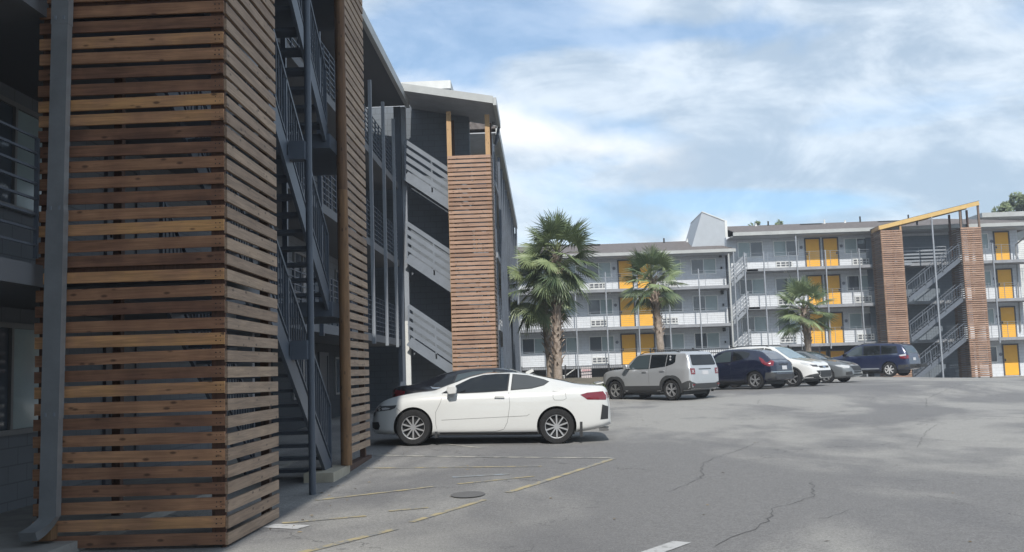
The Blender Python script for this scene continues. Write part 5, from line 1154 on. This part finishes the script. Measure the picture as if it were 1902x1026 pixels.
suv_b = dict(paint=BLUE, wb=2.79, r=.37, arch=.415, hw=.95, spokes=7, tum=.94, rim=mat('pale_rim', (.62, .62, .62), .35, .3),
    top=[(-2.36, .62), (-2.34, .95), (-2.28, 1.18), (-2.16, 1.42), (-2.0, 1.62), (-1.85, 1.69), (-1.4, 1.73), (-.5, 1.76), (.1, 1.74), (.45, 1.66), (.85, 1.42), (1.2, 1.20), (1.35, 1.15), (1.8, 1.08), (2.15, .98), (2.34, .82), (2.40, .6)],
    bot=[(-2.36, .40), (-1.9, .32), (0, .27), (1.9, .29), (2.40, .36)],
    belt=[(-2.36, .56), (-2.25, 1.10), (-1.9, 1.15), (-1.0, 1.12), (0, 1.09), (.9, 1.06), (1.35, 1.04), (1.9, .97), (2.3, .72), (2.40, .52)],
    plan=[(-2.36, .76), (-2.24, .87), (-1.8, .94), (-1.2, .955), (1.2, .955), (1.8, .92), (2.15, .80), (2.40, .58)],
    roofw=[(-2.36, .70), (-2.0, .72), (-1.6, .70), (-.8, .69), (.2, .68), (.7, .71), (1.2, .78), (1.8, .80), (2.40, .5)],
    windows=[([(.98, 1.14), (.62, 1.42), (.36, 1.57), (.06, 1.605), (.02, 1.14)], M_cglassl), ([(-.06, 1.14), (-.02, 1.61), (-.88, 1.61), (-.94, 1.16)], M_cglass), ([(-1.02, 1.17), (-.96, 1.605), (-1.74, 1.55), (-1.84, 1.22)], M_cglass)],
    toppatch=[('windshield', [(1.24, -.76), (1.25, 0), (1.24, .76), (.8, .66), (.5, .6), (.48, 0), (.5, -.6), (.8, -.66)], M_cglassl, .004)],
    sidepatch=[('headlight', [(2.28, .90), (1.95, 1.0), (1.82, .96), (2.1, .84), (2.32, .80)], M_lens, .006), ('taillight', [(-1.92, 1.08), (-2.25, 1.12), (-2.31, .88), (-2.0, .92)], M_red, .008), ('taillight_lens', [(-1.92, 1.09), (-2.24, 1.13), (-2.26, 1.06), (-2.0, 1.03)], M_lens, .012), ('side_moulding', [(.86, .46), (.86, .40), (-.88, .40), (-.88, .46)], M_steel2, .012), ('window_chrome', [(-1.86, 1.155), (-1.86, 1.135), (0, 1.105), (1.0, 1.10), (1.0, 1.12)], M_chrome, .008), ('lower_cladding', [(.9, .38), (.9, .28), (-.9, .28), (-.9, .38)], M_clad, .007), ('rear_bumper', [(-1.86, .6), (-1.84, .38), (-2.34, .42), (-2.36, .6)], M_clad, .006)],
    seams=[[(1.02, 1.08), (1.06, .6), (.95, .38)], [(-.02, 1.1), (-.06, .38)], [(-.98, 1.12), (-1.04, .9), (-.9, .6), (-.85, .38)]],
    handles=[(.12, 1.0, BLUE), (-.84, 1.02, BLUE)], mirror=(.88, 1.17, BLACK), rails=(.2, -1.65, 1.78, .62), sym=True,
    endpatch=[('rear_window', [(-.64, 1.56), (-.72, 1.18), (.72, 1.18), (.64, 1.56)], M_cglassl, -1, .006), ('taillight', [(.62, 1.06), (.62, .92), (.86, .90), (.86, 1.08)], M_red, -1, .008), ('number_plate', [(-.17, .95), (-.17, .81), (.17, .81), (.17, .95)], M_plate, -1, .008), ('rear_bumper', [(-.85, .62), (-.8, .42), (.8, .42), (.85, .62)], M_clad, -1, .007), ('grille', [(-.5, .9), (-.45, .7), (.45, .7), (.5, .9)], M_dark, 1, .006)],
    extra=[('box', ('tow_hitch', -2.62, -2.36, -.04, .04, .42, .49), M_dark), ('box', ('hitch_carrier', -2.80, -2.60, -.45, .45, .45, .62), M_dark)])
def place(sp, name, label, cat, wx, wy, heading, pitch=0, roll=0, scale=1.0, z=None):
    """(wx, wy) ground point of the car's centre"""
    return car(name, label, cat, sp, (wx, wy, gz(wx, wy) if z is None else z), heading, pitch, roll, scale=scale)
D = R(90+48)
place(coupe, 'parked_car', 'white two door coupe parked nose in towards the left building, nearest the camera', 'car', -1.18, 19.55, R(180), pitch=-R(1.3), z=.11)
place(sedan(BLACK, 4.88, 1.41), 'parked_car', 'black sedan mostly hidden behind the white coupe, its red tail lamp at left', 'car', -1.12, 22.75, R(0))
place(boxy, 'parked_car', 'silver boxy SUV with black wheel arch trim and dark rear window', 'car', 4.06, 35.46, R(134), z=.30)
place(juke, 'parked_car', 'dark navy crossover with swept red tail lamps between the silver and white cars', 'car', 7.65, 39.04, R(136), z=.48)
place(suv_w, 'parked_car', 'white compact SUV facing out beyond the navy crossover', 'car', 9.48, 41.07, R(-42), z=.48)
place(sedan(GREY, 4.85, 1.46), 'parked_car', 'grey metallic sedan facing out beyond the white compact SUV', 'car', 11.9, 45.1, R(-42), z=.49)
place(suv_b, 'parked_car', 'dark blue large SUV parked by the foot of the left far slatted tower', 'car', 17.25, 52.55, R(138), z=.54)


# ------------------------------------------------------------------ air
hz_ = MB().box(-60, 90, -45, 125, -2, 20).build('haze', bpy.data.materials.new('haze_air')); hm = hz_.data.materials[0]; hm.use_nodes = True
ht = hm.node_tree; ht.nodes.clear(); pv = nd(ht, 'ShaderNodeVolumePrincipled'); ho = nd(ht, 'ShaderNodeOutputMaterial'); ht.links.new(pv.outputs[0], ho.inputs['Volume'])
pv.inputs['Density'].default_value = 0.0011; pv.inputs['Color'].default_value = (.86, .92, 1, 1); pv.inputs['Anisotropy'].default_value = 0.2
tag(hz_, kind='stuff', label='thin pale haze over the whole lot', cat='haze')
